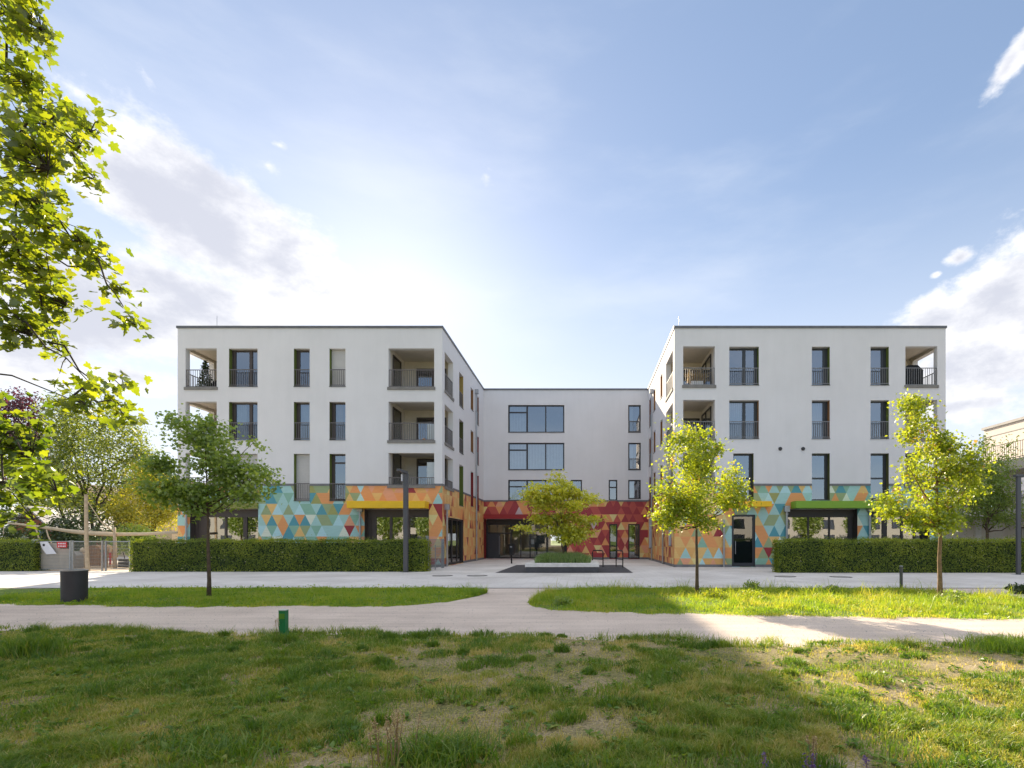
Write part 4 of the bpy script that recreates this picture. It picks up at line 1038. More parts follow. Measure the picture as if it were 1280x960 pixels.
# ------------------------------------------------------------------ trees
def tree(name, label, cat, base, blobs, Z, trunk_r, n_leaf, leaf, lmat, bark, seed, fork, stems=1, group=None, dscale=1.0, zsig=.75, shape=DIAMOND, per=26, sig=.17, limbs=16, twigs=60, bias=(0, 0, .7), lean=0.0, gap=.46):
    """Trunk with limbs and twigs to clumps of leaves; blobs: crown outline as (photo x, y, rx, ry) at distance Z."""
    r = np.random.default_rng(seed); k = Z / F
    e = empty(name, base, label, cat, group)
    B = []
    for i, (x, y, rx, ry) in enumerate(blobs):
        p = PX(x, y, Z); B.append((np.array([p.x, Z + (r.random() - .5) * rx * k * 1.0 * dscale, p.z]), np.array([rx * k, min(rx, ry * 1.5) * k * dscale, ry * k])))
    wts = np.array([b[1][0] * b[1][2] for b in B]); wts /= wts.sum()
    nc = int(n_leaf / per); C = []
    while len(C) < nc:
        i = r.choice(len(B), p=wts); d = r.normal(size=3); d /= np.linalg.norm(d); rad = (.25 + .75 * r.random() ** .55)
        p = B[i][0] + B[i][1] * d * rad
        q = vnoise(np.array([p[0] * 1.7 / max(.6, k * 30)]) + 50, np.array([p[2] * 1.7 / max(.6, k * 30) + p[1]]) + 50, seed)[0]
        if q > gap or r.random() < .08: C.append(p)
    C = np.array(C)
    cl = np.repeat(C, per, 0); n = len(cl); s = sig * (.7 + .6 * r.random(nc)); L = cl + r.normal(size=(n, 3)) * np.repeat(s, per)[:, None] * np.array([1, 1, zsig])
    tint = np.clip(np.repeat(r.normal(size=nc) * .18 + .5, per) + r.normal(size=n) * .16, 0, 1)
    v, t, kk = leaf_arrays(L, leaf * (.65 + .6 * r.random(n)), r, shape, bias, .8, .6)
    np_mesh('crown', v, t, lmat, np.repeat(tint, kk), e)
    m = MB(); base = Vector(base); ctr = Vector(np.average(C, axis=0)); top = float(C[:, 2].max())
    fz = base.z + fork
    spines = []
    for s_ in range(stems):
        o = Vector((r.normal() * .12, r.normal() * .12, 0)) * (stems > 1)
        tip = Vector((ctr.x * .7 + base.x * .3, ctr.y * .7 + base.y * .3, top - (top - fz) * .22)) if stems == 1 else Vector((ctr.x + r.normal() * (C[:, 0].std() * .9), ctr.y + r.normal() * C[:, 1].std() * .8, top - (top - fz) * r.uniform(.2, .5)))
        pts, rad = [], []
        for j in range(9):
            u = j / 8; p = (base + o).lerp(tip, u ** (1.0 if stems == 1 else .9)); p.z = base.z - .05 + (tip.z - base.z) * u
            if stems == 1 and p.z < fz: p.x, p.y = base.x + (p.x - base.x) * .25, base.y + (p.y - base.y) * .25
            wob = trunk_r * (.5 if stems > 1 else .16); pts.append(p + Vector((r.normal() * wob, r.normal() * wob, 0)) * (0 < j)); rad.append(max(.008, trunk_r / (stems ** .5) * (1.18 if j == 0 else 1 - .88 * u ** .9)))
        m.path(pts, rad, bark, 10); spines.append((pts, rad))
    def branch(tgt, r0, r1, zlo):
        pts, rad = spines[int(r.integers(len(spines)))]
        d = max(.0, math.hypot(tgt[0] - base.x, tgt[1] - base.y)); zs = np.clip(tgt[2] - .25 * (top - fz) * r.random() - d * .55, zlo, pts[-1].z - .05)
        j = next((i for i in range(len(pts) - 1) if pts[i + 1].z >= zs), len(pts) - 2); u = (zs - pts[j].z) / max(.01, pts[j + 1].z - pts[j].z); u = min(1, max(0, u)); st = pts[j].lerp(pts[j + 1], u)
        T = Vector(tgt); mid = st.lerp(T, .5) + Vector((r.normal() * .06 * d, r.normal() * .06 * d, -.10 * d)); rr = min(r0, (rad[j] * (1 - u) + rad[j + 1] * u) * .75)
        q = [st, st.lerp(mid, .5) + Vector((0, 0, .02 * d)), mid, mid.lerp(T, .55) + Vector((0, 0, .03 * d)), T]
        m.path(q, [rr, rr * .8, rr * .6 + r1 * .3, rr * .3 + r1 * .5, r1], bark, 6, caps=False)
        return q
    main = []
    for i in r.choice(len(C), min(limbs, len(C)), replace=False): main.append(branch(C[i], trunk_r * .42, .006, fz))
    for i in r.choice(len(C), min(twigs, len(C)), replace=False):
        q = min((p for mm in main for p in mm[1:]), key=lambda p: (p - Vector(C[i])).length)
        T = Vector(C[i]); m.path([q, q.lerp(T, .5) + Vector((0, 0, -.04)), T], [max(.006, trunk_r * .10), max(.005, trunk_r * .06), .003], bark, 5, caps=False)
    m.build('trunk', e, smooth=True)
    return e
def G3(x, y): g = GR(x, y); return (g[0], g[1], 0.0)

tree('tree', 'darker green round-crowned young tree in front of the left wing', 'tree', G3(261, 748),
     [(262, 560, 50, 46), (215, 600, 36, 32), (300, 603, 36, 28), (258, 622, 58, 22), (242, 532, 30, 20), (203, 576, 20, 22), (292, 548, 18, 22), (320, 601, 17, 11), (230, 615, 40, 25)],
     G3(261, 748)[1], .056, 9500, .095, 'street_leaf', 'bark', 101, 2.2, shape=LOBED, sig=.13, dscale=.72, gap=.5)
tree('tree', 'yellow-green sunlit young tree in front of the mosaic corner, right of the courtyard', 'tree', G3(871, 746),
     [(862, 568, 38, 32), (868, 615, 48, 36), (903, 603, 34, 28), (842, 600, 24, 42), (848, 538, 15, 15), (888, 640, 34, 20), (838, 640, 20, 20), (915, 625, 25, 18)],
     G3(871, 746)[1], .055, 10500, .078, 'spring_leaf', 'bark', 102, 1.9, shape=LOBED, sig=.125, dscale=.9, per=32)
tree('tree', 'yellow-green young tree with sunlit brown trunk before the long right hedge', 'tree', G3(1175, 751),
     [(1143, 508, 18, 16), (1150, 545, 28, 25), (1163, 590, 42, 32), (1180, 628, 42, 28), (1130, 628, 32, 16), (1197, 585, 26, 26), (1160, 652, 36, 14), (1210, 610, 14, 16), (1178, 560, 20, 18), (1112, 640, 16, 8)],
     G3(1175, 751)[1], .066, 10000, .08, 'spring_leaf', 'bark_sunlit', 103, 1.85, shape=LOBED, sig=.125, dscale=.72, per=32)
tree('tree', 'small green tree behind the right hedge in front of the beige terraced house', 'tree', (PX(1233, 600, 29).x, 29, 0),
     [(1235, 605, 30, 26), (1240, 635, 38, 22), (1226, 582, 12, 22), (1256, 576, 12, 14), (1212, 622, 20, 18), (1262, 635, 18, 22), (1230, 560, 5, 14), (1264, 562, 7, 12)],
     29, .11, 8000, .15, 'street_leaf', 'bark', 104, 2.0, sig=.25)
tree('ornamental_maple', 'spreading layered yellow-green maple in the courtyard planter', 'tree', (PX(703, 690, 25.6).x, 25.6, .55),
     [(690, 606, 30, 9), (712, 618, 32, 9), (668, 622, 18, 7), (690, 632, 40, 9), (728, 632, 22, 8), (664, 660, 15, 6), (705, 648, 42, 8), (735, 650, 16, 6), (688, 596, 14, 5), (742, 626, 9, 5), (712, 664, 34, 7), (678, 648, 18, 6), (690, 618, 30, 10), (720, 675, 20, 6)],
     25.6, .085, 9500, .17, 'planter_leaf', 'bark', 105, .7, stems=4, sig=.22, zsig=.28, dscale=1.0, gap=.44, bias=(0, 0, 1.0), per=34)
# trees on the left, behind the playground
tree('tree', 'broad many-stemmed yellow-green tree behind the playground, left of the white building', 'tree', (PX(112, 675, 39).x, 39, 0),
     [(70, 545, 30, 28), (118, 522, 42, 22), (162, 552, 32, 30), (112, 572, 55, 35), (150, 600, 42, 28), (76, 600, 32, 28), (112, 628, 48, 22), (55, 575, 18, 30), (95, 515, 20, 14), (178, 575, 14, 20)],
     39, .38, 18500, .22, 'far_leaf', 'bark_dark', 106, 2.5, stems=6, sig=.42, limbs=26, twigs=90, gap=.42)
tree('copper_beech', 'purple-leaved tree at the far left behind the maple branches', 'tree', (PX(-12, 675, 46).x, 46, 0),
     [(8, 520, 30, 28), (-15, 560, 55, 50), (28, 502, 16, 10), (-20, 500, 40, 20), (36, 540, 14, 14), (-60, 560, 60, 60)], 46, .35, 15000, .27, 'purple_leaf', 'bark_dark', 107, 4, sig=.42, twigs=30)
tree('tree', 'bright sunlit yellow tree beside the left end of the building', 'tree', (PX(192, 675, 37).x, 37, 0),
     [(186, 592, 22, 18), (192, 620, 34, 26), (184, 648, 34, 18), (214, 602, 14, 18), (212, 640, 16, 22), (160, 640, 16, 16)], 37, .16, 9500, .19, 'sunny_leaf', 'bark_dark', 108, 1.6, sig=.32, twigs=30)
for i, (x, y, rx, ry, Z, lab, mt) in enumerate(((120, 655, 42, 26, 36, 'dark green shrub under the many-stemmed tree behind the playground', 'dark_leaf'), (75, 665, 26, 22, 35, 'dark green shrub beside the red-brown house', 'dark_leaf'),
                                 (5, 655, 34, 26, 35, 'dark shrub at the far left behind the trimmed hedge', 'dark_leaf'), (165, 668, 16, 12, 34, 'low green shrub right of the pale wooden pole, before the cream house', 'street_leaf'))):
    tree('shrub', lab, 'shrub', (PX(x, 675, Z).x, Z, 0), [(x, y, rx, ry), (x - rx * .5, y + ry * .5, rx * .6, ry * .6), (x + rx * .5, y + ry * .5, rx * .6, ry * .6), (x, y + ry, rx, ry * .6)], Z, .06, 3200, .2, mt, 'bark_dark', 200 + i, .3, stems=3, sig=.3, limbs=8, twigs=10, gap=.2)
far = [(22, 615, 55, 40, 56), (96, 640, 40, 30, 58), (-260, 540, 90, 80, 55), (-120, 580, 80, 60, 52), (215, 640, 26, 26, 62), (1300, 600, 60, 60, 75), (1225, 655, 30, 22, 62)]
labs = ['dense tree closing the view behind the red-brown house', 'dense tree behind the grey shaded house', 'tall dense tree well beyond the left edge of the playground', 'dense tree behind the copper beech', 'distant tree seen past the left end of the white building', 'distant tree behind the beige terraced house', 'distant tree seen past the right end of the white building']
for i, (x, y, rx, ry, Z) in enumerate(far):
    tree('tree', labs[i], 'tree', (PX(x, 675, Z).x, Z, 0), [(x, y, rx, ry), (x - rx * .5, y + ry * .5, rx * .6, ry * .6), (x + rx * .5, y + ry * .5, rx * .6, ry * .6), (x, y + ry * .9, rx, ry * .5)], Z, .3, 6500, .38, 'far_leaf', 'bark_dark', 220 + i, 3, sig=.6, limbs=8, twigs=10)

# overhanging maple at the left edge: trunk outside the frame, boughs reaching in
def near_maple():
    r = np.random.default_rng(301); Z0_ = 5.2; k = Z0_ / F
    base = Vector((-9.3, 6.2, 0)); e = empty('maple_tree', base, 'large maple whose leafy boughs hang into the left edge of the picture', 'tree')
    blobs = [(10, 15, 58, 42), (8, 85, 48, 36), (62, 165, 58, 42), (15, 180, 60, 60), (90, 150, 30, 26), (105, 212, 22, 26), (20, 240, 55, 40), (60, 285, 55, 30), (20, 320, 60, 50), (112, 322, 36, 22), (135, 355, 22, 20), (152, 398, 22, 14), (45, 365, 60, 36), (8, 400, 45, 40),
             (62, 428, 20, 24), (100, 478, 26, 15), (140, 480, 22, 12), (85, 500, 36, 16), (130, 505, 36, 12), (150, 520, 14, 8), (0, 545, 55, 50), (25, 590, 46, 42), (5, 635, 48, 26), (55, 600, 22, 28)]
    kept, cen = [], []
    m = MB(); br = 'bark_dark'
    pts = [base + Vector((.05 * math.sin(j), .05 * math.cos(j * 2), 9.5 * j / 9 - .05)) for j in range(10)]
    m.path(pts, [.24 - .02 * j for j in range(10)], br, 12)
    P, S, Tn = [], [], []
    for i, (x, y, rx, ry) in enumerate(sorted(blobs)):
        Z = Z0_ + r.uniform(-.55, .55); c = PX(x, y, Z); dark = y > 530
        # bough from the trunk: comes in from above-left and droops at its end
        cand = [p for p in cen if p.x < c.x - .05 and p.z > c.z - .25 and (p - c).length < 1.3]
        st = min(cand, key=lambda p: (p - c).length) if cand else Vector((base.x, base.y, min(9.0, max(1.8, c.z + .4)))); cen.append(c.copy()); mid = st.lerp(c, .55) + Vector((0, 0, .35 if not cand else .06))
        q = [st, st.lerp(mid, .5) + Vector((0, 0, .12)), mid, mid.lerp(c, .6) + Vector((0, 0, .10)), c + Vector((rx * k * .7, 0, -ry * k * .5))]
        m.path(q, [.011, .010, .008, .006, .003] if cand else [.03, .021, .013, .008, .003], br, 7, caps=False)
        n = int(max(30, rx * ry * .115))
        for _ in range(max(4, n // 9)):
            d = r.normal(size=3); d /= np.linalg.norm(d); t = c + Vector((d[0] * rx * k, d[1] * rx * k * .7, d[2] * ry * k)) * float(r.random() ** .45)
            a = min(q[2:], key=lambda p: (p - t).length)
            m.path([a, a.lerp(t, .5) + Vector((0, 0, .03)), t], [.006, .004, .0025], br, 5, caps=False)
            for _ in range(9):
                f = .35 + .75 * r.random(); p = a.lerp(t, f) + Vector(r.normal(size=3) * .07); P.append(tuple(p)); S.append(.045 + .055 * r.random())
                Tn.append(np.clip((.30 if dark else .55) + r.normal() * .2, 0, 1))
    # leaves beyond the frame edge, so the tree is whole from the side
    for _ in range(2600):
        d = r.normal(size=3); d /= np.linalg.norm(d); p = np.array([base.x, base.y, 5.6]) + d * np.array([2.9, 2.9, 3.8]) * r.random() ** .4
        if p[0] < -1.22 * p[1]: P.append(tuple(p)); S.append(.12); Tn.append(.4)
    P, S, Tn = np.array(P), np.array(S), np.array(Tn)
    v, t, kk = leaf_arrays(P, S, r, MAPLE, (0, 0, 1.0), .75, .9); np_mesh('crown', v, t, 'maple_leaf', np.repeat(Tn, kk), e)
    m.build('trunk', e, smooth=True)
near_maple()

# ------------------------------------------------------------------ hedges
def hedge(x0, x1, y0, y1, h, label, n, seed, round_end=0):
    r = np.random.default_rng(seed); m = MB(); nx = max(6, int((x1 - x0) / .5))
    top = lambda x: h + .03 * math.sin(x * 1.9 + seed) + .025 * math.sin(x * 5.3) + .02 * math.sin(x * 11.7 + 2 * seed)
    for i in range(nx):
        a, b = x0 + .08 + (x1 - x0 - .16) * i / nx, x0 + .08 + (x1 - x0 - .16) * (i + 1) / nx
        za, zb = top(a) - .09, top(b) - .09; c, d = y0 + .09, y1 - .09
        m.poly([(a, c, 0), (b, c, 0), (b, c, zb), (a, c, za)], 'hedge_core'); m.poly([(a, d, 0), (b, d, 0), (b, d, zb), (a, d, za)], 'hedge_core'); m.poly([(a, c, za), (b, c, zb), (b, d, zb), (a, d, za)], 'hedge_core')
    for x in (x0 + .08, x1 - .08): m.poly([(x, y0 + .09, 0), (x, y1 - .09, 0), (x, y1 - .09, top(x) - .09), (x, y0 + .09, top(x) - .09)], 'hedge_core')
    e = empty('hedge', ((x0 + x1) / 2, (y0 + y1) / 2, 0), label, 'hedge'); m.build('hedge_body', e)
    f = r.random(n); X = r.uniform(x0, x1, n); Y = np.empty(n); Z = np.empty(n); N = np.zeros((n, 3))
    fr_ = f < .64; tp = (f >= .64) & (f < .92); en = f >= .92
    tz = np.array([top(x) for x in X])
    bump = (fbm(X * 2.3, r.random(n) * 0 + 2, seed) - .5) * .1
    Z[fr_] = (r.random(fr_.sum()) ** .9) * tz[fr_]; Y[fr_] = y0 + np.abs(r.normal(size=fr_.sum())) * .06 - .02 + (fbm(X[fr_] * 2.6, Z[fr_] * 2.6, seed, 3) - .5) * .22; N[fr_] = (0, -1.2, .35)
    Z[tp] = tz[tp] + r.normal(size=tp.sum()) * .035; Y[tp] = r.uniform(y0, y1, tp.sum()); N[tp] = (0, -.2, 1)
    sd = r.random(en.sum()) < .5; X[en] = np.where(sd, x0 + .02, x1 - .02) + r.normal(size=en.sum()) * .03; Y[en] = r.uniform(y0, y1, en.sum()); Z[en] = r.random(en.sum()) * h
    sh_ = tp & (r.random(n) < .16); Z[sh_] += np.abs(r.normal(size=sh_.sum())) * .095
    nn = r.normal(size=(n, 3)) * .65
    C = np.stack([X, Y, np.maximum(Z, .02)], 1); Nv = N + nn
    v, t, k = leaf_arrays_n(C, .05 + .035 * r.random(n), Nv, r)
    tint = np.clip(.45 + (fbm(X * 1.1, Z * 2, seed + 4) - .5) * .95 + r.normal(size=n) * .17, 0, .93); tint[r.random(n) < .006] = 1
    np_mesh('foliage', v, t, 'hedge_leaf', np.repeat(tint, k), e)
def leaf_arrays_n(C, size, N, r):
    n = len(C); N = N / (np.linalg.norm(N, axis=1, keepdims=True) + 1e-9); T = r.normal(size=(n, 3)); T[:, 2] -= .4
    T -= N * (T * N).sum(1, keepdims=True); T /= np.linalg.norm(T, axis=1, keepdims=True) + 1e-9; B = np.cross(N, T); pts, tri = DIAMOND
    V = C[:, None] + size[:, None, None] * (pts[None, :, 0:1] * T[:, None] + pts[None, :, 1:2] * B[:, None] + pts[None, :, 2:3] * N[:, None])
    return V.reshape(-1, 3), (tri[None] + (np.arange(n) * 4)[:, None, None]).reshape(-1, 3), 4
YH = 24.8
hedge(-22.0, PX(532, 0, YH).x, YH, YH + .8, 1.51, 'long clipped hedge in front of the left wing', 34000, 401)
hedge(PX(971, 0, 24.2).x, 24.0, 24.0, 24.8, 1.53, 'long clipped hedge in front of the right wing', 34000, 402)
hedge(-40, PX(42, 0, 25.2).x, 25.2, 26.1, 1.52, 'clipped hedge at the far left with sunlit top, beside the playground fence', 22000, 403)

# ------------------------------------------------------------------ street furniture
# dark cylindrical bin
X, Y, _ = G3(93, 753.5); e = empty('litter_bin', (X, Y, 0), 'dark round open-topped litter bin on the grass strip at left', 'bin')
rb = 12.6 * Y / F; hb = EYE + (VY - 713.5) * Y / F
m = MB(); m.lathe(X, Y, [(rb * .93, .0), (rb * .97, .03), (rb, hb - .04), (rb, hb), (rb - .03, hb), (rb - .035, .12), (0.001, .12)], 'bin_dark', 48); m.build('drum', e, smooth=False)
m = MB(); m.lathe(X, Y, [(rb + .008, hb + .002), (rb + .008, hb + .022), (rb - .035, hb + .022), (rb - .035, hb + .002)], 'bin_rim', 48); m.build('rim', e)
# green marker post
X, Y, _ = G3(354.5, 802); w = 4.1 * Y / F; h = EYE + (VY - 762) * Y / F; e = empty('marker_post', (X, Y, 0), 'short square green marker post in the meadow edge by the gravel path', 'post')
m = MB(); m.box(X - w, X + w, Y - w, Y + w, -.05, h - .012, 'marker_green'); m.build('post', e, bevel=.006)
m = MB(); m.box(X - w - .002, X + w + .002, Y - w - .002, Y + w + .002, h - .012, h, 'marker_pale'); m.build('cap', e)
m = MB(); m.box(X - w + .004, X + w - .004, Y - w - .003, Y - w - .0005, h - .135, h - .055, 'marker_olive'); m.build('sticker', e)
# steel bollard
X, Y, _ = G3(1126.5, 738.5); h = EYE + (VY - 707) * Y / F; e = empty('bollard', (X, Y, 0), 'slim dark steel bollard on the paving edge before the right hedge', 'bollard')
m = MB(); m.path([(X, Y, 0), (X, Y, h - .03)], .045, 'lamp_grey', 16); m.build('post', e, smooth=False); m = MB(); m.lathe(X, Y, [(.048, h - .03), (.048, h - .008), (.03, h)], 'galvanised', 16); m.build('cap', e)
# lamp posts
def lamp(x, ybase, ytop, wpx, arm, label):
    Xg, Yg, _ = G3(x, ybase); s = Yg / F; w = wpx * s / 2; h = EYE + (VY - ytop) * s; e = empty('street_lamp', (Xg, Yg, 0), label, 'street lamp', 'dark square street lamps along the paving')
    m = MB(); m.box(Xg - w, Xg + w, Yg - w * .7, Yg + w * .7, 0, h, 'lamp_grey'); p = m.build('pole', e, bevel=.01)
    m = MB(); m.box(Xg - .2, Xg + .2, Yg - .16, Yg + .16, 0, .02, 'galvanised'); m.build('base_plate', e)
    m = MB()
    if arm == 'side': m.box(Xg - w - .08, Xg + 1.05, Yg - .09, Yg + .09, h + .002, h + .10, 'lamp_grey'); m.build('lamp_arm', e); m = MB(); m.box(Xg + .35, Xg + 1.0, Yg - .07, Yg + .07, h - .012, h + .001, 'paper_white'); m.build('diffuser', e)
    else:
        m.box(Xg - .075, Xg + .075, Yg - 1.0, Yg + w, h + .002, h + .10, 'lamp_grey'); m.build('lamp_arm', e)
        m = MB(); m.box(Xg - w - .10, Xg - w - .04, Yg - .05, Yg + .05, h - .36, h - .04, 'paper_white'); m.box(Xg - w - .15, Xg - w, Yg - .02, Yg + .02, h - .06, h - .03, 'lamp_grey'); m.build('sensor', e)
lamp(507.3, 715.6, 592, 5.6, 'front', 'tall dark square lamp post at the right end of the left hedge')
lamp(1273, 718.5, 596, 4.6, 'side', 'tall dark square lamp post with sideways arm before the right hedge')
# courtyard planter
Xa, Xb, Ya, Yb2 = -2.76, .71, 23.95, 27.4
e = empty('raised_planter', ((Xa + Xb) / 2, (Ya + Yb2) / 2, 0), 'square raised concrete planter bench in the middle of the courtyard', 'planter')
m = MB(); m.box(Xa + .04, Xb - .04, Ya + .04, Yb2 - .04, .018, .28, 'concrete_dark'); m.build('base', e)
m = MB(); tk = .46
for q in ((Xa, Xb, Ya, Ya + .42), (Xa, Xb, Yb2 - .42, Yb2), (Xa, Xa + .42, Ya + .421, Yb2 - .421), (Xb - .42, Xb, Ya + .421, Yb2 - .421)): m.box(*q, .282, .46, 'concrete_light')
m.build('seat', e, bevel=.01)
m = MB(); m.poly([(Xa + .42, Ya + .42, .40), (Xb - .42, Ya + .42, .40), (Xb - .42, Yb2 - .42, .40), (Xa + .42, Yb2 - .42, .40)], 'turf'); m.build('soil', e)
r = np.random.default_rng(71); n = 9000; X = r.uniform(Xa + .42, Xb - .42, n); Y = r.uniform(Ya + .42, Yb2 - .42, n)
dm = np.clip(1 - ((X - (Xa + Xb) / 2) / 1.45) ** 4, 0, 1) * np.clip(1 - ((Y - (Ya + Yb2) / 2) / 1.5) ** 4, 0, 1)
hh = (.16 + .46 * dm) * (.6 + .5 * r.random(n)); hh *= .75 + .5 * fbm(X * 1.5, Y * 1.5, 7)
v, t = blades(X, Y, X * 0 + .40, hh, .008 + .008 * r.random(n), .3 + .5 * r.random(n), r); tag(np_mesh('planter_grass', v, t, 'herb_blade', np.repeat(r.random(n), 5)), 'dense grey-green lavender-like planting filling the courtyard planter', 'planting', kind='stuff')
# black cycle stands, waste bin and ground grate in the courtyard
def cycle_stand(x, y, L, label, back):
    e = empty('cycle_stand', (x, y, 0), label, 'cycle stand', 'black tubular cycle stands beside the planter')
    m = MB(); h = .95; q = [(x, y, .0), (x, y, h - .1), (x + back[0] * .1, y + back[1] * .1, h), (x + back[0] * (L - .1), y + back[1] * (L - .1), h), (x + back[0] * L, y + back[1] * L, h - .1), (x + back[0] * L, y + back[1] * L, 0)]
    m.path(q, .032, 'black_metal', 8); m.build('hoop', e); m = MB(); m.path([(x, y, .45), (x + back[0] * L, y + back[1] * L, .45)], .02, 'black_metal', 8); m.build('crossbar', e)
cycle_stand(PX(753.8, 0, 29).x, 29.0, 1.05, 'black cycle stand closest to the planter', (-.55, .83)); cycle_stand(PX(778.5, 0, 28.6).x, 28.6, 1.2, 'black cycle stand on the corner of the dark paving farther from the planter', (-.25, .97))
X, Y = PX(639.5, 0, 33.5).x, 33.5; e = empty('waste_bin', (X, Y, 0), 'black waste bin on a post in front of the entrance', 'bin')
m = MB(); m.path([(X, Y, 0), (X, Y, .62)], .05, 'black_metal', 10); m.build('post', e); m = MB(); m.lathe(X, Y, [(.13, .55), (.20, .62), (.235, 1.15), (.25, 1.28), (.20, 1.28), (.18, .7)], 'black_metal', 20); m.build('bucket', e); m = MB(); m.box(X - .06, X + .06, Y - .25, Y - .24, 1.08, 1.12, 'paper_white'); m.build('label_plate', e)
for x, y, lab in ((553, 720, 'oval manhole ring in the paving left of the courtyard, nearer the left hedge'), (596.5, 720, 'oval manhole ring in the paving nearer the planter'), (981.5, 721, 'manhole ring in the paving at the left end of the right hedge'), (1051, 721.6, 'manhole ring in the paving halfway along the right hedge, left of the bollard')):
    X, Y, _ = G3(x, y); m = MB(); m.lathe(X, Y, [(.44, .013), (.44, .019), (.36, .019), (.36, .013)], 'iron', 36); e = empty('manhole_cover', (X, Y, 0), lab, 'manhole cover', 'round manhole covers in the paving'); m.build('ring', e)
    m = MB(); m.lathe(X, Y, [(.355, .013), (.355, .016), (.001, .016)], 'stone_grey', 36); m.build('lid', e)

# ------------------------------------------------------------------ playground side: fences, gate, signs, poles
YF = 25.5
def px2(x, Y=YF): return (x - VX) * Y / F
def wire_fence(x0, x1, y, h, label, cat, left=True, right=True, frame='galvanised', slope=None, step=.05):
    e = empty('wire_gate' if 'gate' in label else 'wire_fence', ((x0 + x1) / 2, y, 0), label, cat)
    m = MB(); m.box(x0 + .03, x1 - .03, y - .02, y + .02, h - .07, h - .02, frame); m.box(x0 + .03, x1 - .03, y - .02, y + .02, .08, .12, frame); m.build('rail', e)
    for ok, x in ((left, x0), (right, x1)):
        if ok: m = MB(); m.box(x - .035, x + .035, y - .035, y + .035, 0, h, frame); m.build('post', e, bevel=.005)
    m = MB(); n = int((x1 - x0) / step)
    for i in range(1, n): u = x0 + (x1 - x0) * i / n; m.box(u - .003, u + .003, y - .003, y + .003, .12, h - .07, frame)
    for i in range(1, 8): z = .12 + (h - .19) * i / 8; m.box(x0 + .035, x1 - .035, y - .005, y + .005, z - .005, z + .005, frame)
    m.build('mesh_panel', e)
    return e
m = MB(); m.box(px2(41), px2(44.5), YF - .07, YF + .07, 0, 1.58, 'galvanised'); m.box(px2(44.6), px2(48), YF - .10, YF + .06, 0, 1.57, 'zinc'); thing_mesh(m, 'gate_post', (px2(44), YF, 0), 'thick double grey gate post at the right end of the far left hedge', 'post', bevel=.008)
wire_fence(px2(48.5), px2(88), YF, 1.52, 'grey wire gate leaf carrying the white and red notices', 'gate', left=False)
wire_fence(px2(90.5), px2(127.5), YF + .02, 1.52, 'grey wire gate leaf in front of the wooden barrel playhouse', 'gate')
wire_fence(px2(131.5), px2(162), YF + .03, 1.52, 'grey wire fence panel joining the left hedge end', 'fence')
m = MB(); m.box(px2(49.5), px2(72), YF + .06, YF + .09, .12, 1.40, 'board_beige'); m.box(px2(72.3), px2(86.5), YF + .06, YF + .09, .10, 1.10, 'board_beige'); thing_mesh(m, 'privacy_board', (px2(68), YF, 0), 'beige boards fixed behind the notice gate', 'board')
e = empty('notice_banner', (px2(60), YF - .05, .7), 'slanted white notice banner on the wire gate', 'sign')
m = MB(); q = [(px2(50.5), 1.46), (px2(60.5), 1.47), (px2(71.8), .86), (px2(59), .84), (px2(53.5), 1.15)]; m.poly([(x, YF - .045, z) for x, z in q], 'paper_white'); m.poly([(x, YF - .035, z) for x, z in reversed(q)], 'paper_white'); m.build('banner', e)
m = MB(); m.lathe(px2(56), 0, [(.001, 0), (.06, 0)], 'frame_dark', 14); m.v = [Vector((v.x, YF - .049, 1.30 + v.y)) for v in m.v]; m.build('emblem', e)
e = empty('warning_sign', (px2(78.5), YF - .05, 1.2), 'red sign with white lettering on the wire gate', 'sign'); m = MB(); m.box(px2(72.5), px2(84.6), YF - .05, YF - .04, 1.17, 1.46, 'sign_red'); m.build('sign_plate', e)
m = MB()
for row, z in enumerate((1.37, 1.24)):
    for i in range(5): m.box(px2(74 + i * 2.0), px2(75.2 + i * 2.0), YF - .054, YF - .0505, z - .03, z + .035, 'paper_white')
m.build('lettering', e)
# wooden posts with cord, and the sagging pale band
e = empty('wooden_pole', (px2(108, 25.1), 25.1, 0), 'tall pale wooden pole standing in front of the wire gate', 'pole')
m = MB(); x = px2(108, 25.1); m.path([(x + .06, 25.1, -.05), (x, 25.1, 1.6), (x - .02, 25.1, 3.78)], [.09, .082, .07], 'wood_pale', 12); m.build('post', e); m = MB(); m.path([(x + .02, 25.1, 3.5), (px2(127, 26.4), 26.4, 2.45), (px2(142.5, 27.8), 27.8, 2.0)], .018, 'rope', 6); m.build('cord', e)
m = MB(); x = px2(143.6, 27.9); m.path([(x + .02, 27.9, -.05), (x, 27.9, 1.2), (x - .03, 27.9, 2.25)], [.085, .08, .06], 'wood_pale', 10); thing_mesh(m, 'wooden_pole', (x, 27.9, 0), 'shorter wooden pole behind the fence where the cord ends', 'pole', smooth=True)
e = empty('sagging_band', (px2(100, 28), 28, 2), 'long pale sagging cloth band strung across the playground', 'banner')
pts = [(5, 653.5), (30, 656), (60, 660), (90, 664.5), (110, 666.8), (140, 668), (180, 667.5), (222, 665.5)]
m = MB(); m.path([(PX(x, y, 28).x, 28 + .0 * i, PX(x, y, 28).z) for i, (x, y) in enumerate(pts)], [.04, .06, .08, .095, .105, .10, .085, .07], 'cloth_pale', 8, flat=.35); m.build('band', e, smooth=True)
m = MB(); m.path([PX(80, 661.6, 28.1), PX(110, 663.6, 28.1), PX(140, 665.4, 28.1)], .022, 'rope', 6); m.build('cord', e)
for q in ([(44.5, 660), (46.5, 666), (48.5, 673)], [(58, 662), (60, 670), (65, 680), (68, 692), (70.5, 700)]): m = MB(); m.path([PX(x, y, 27.9) for x, y in q], .03, 'cloth_pale', 6); m.build('ribbon', e)
m = MB(); m.path([PX(5, 653, 28), PX(4, 668, 28)], .02, 'rope', 6); m.build('cord', e)
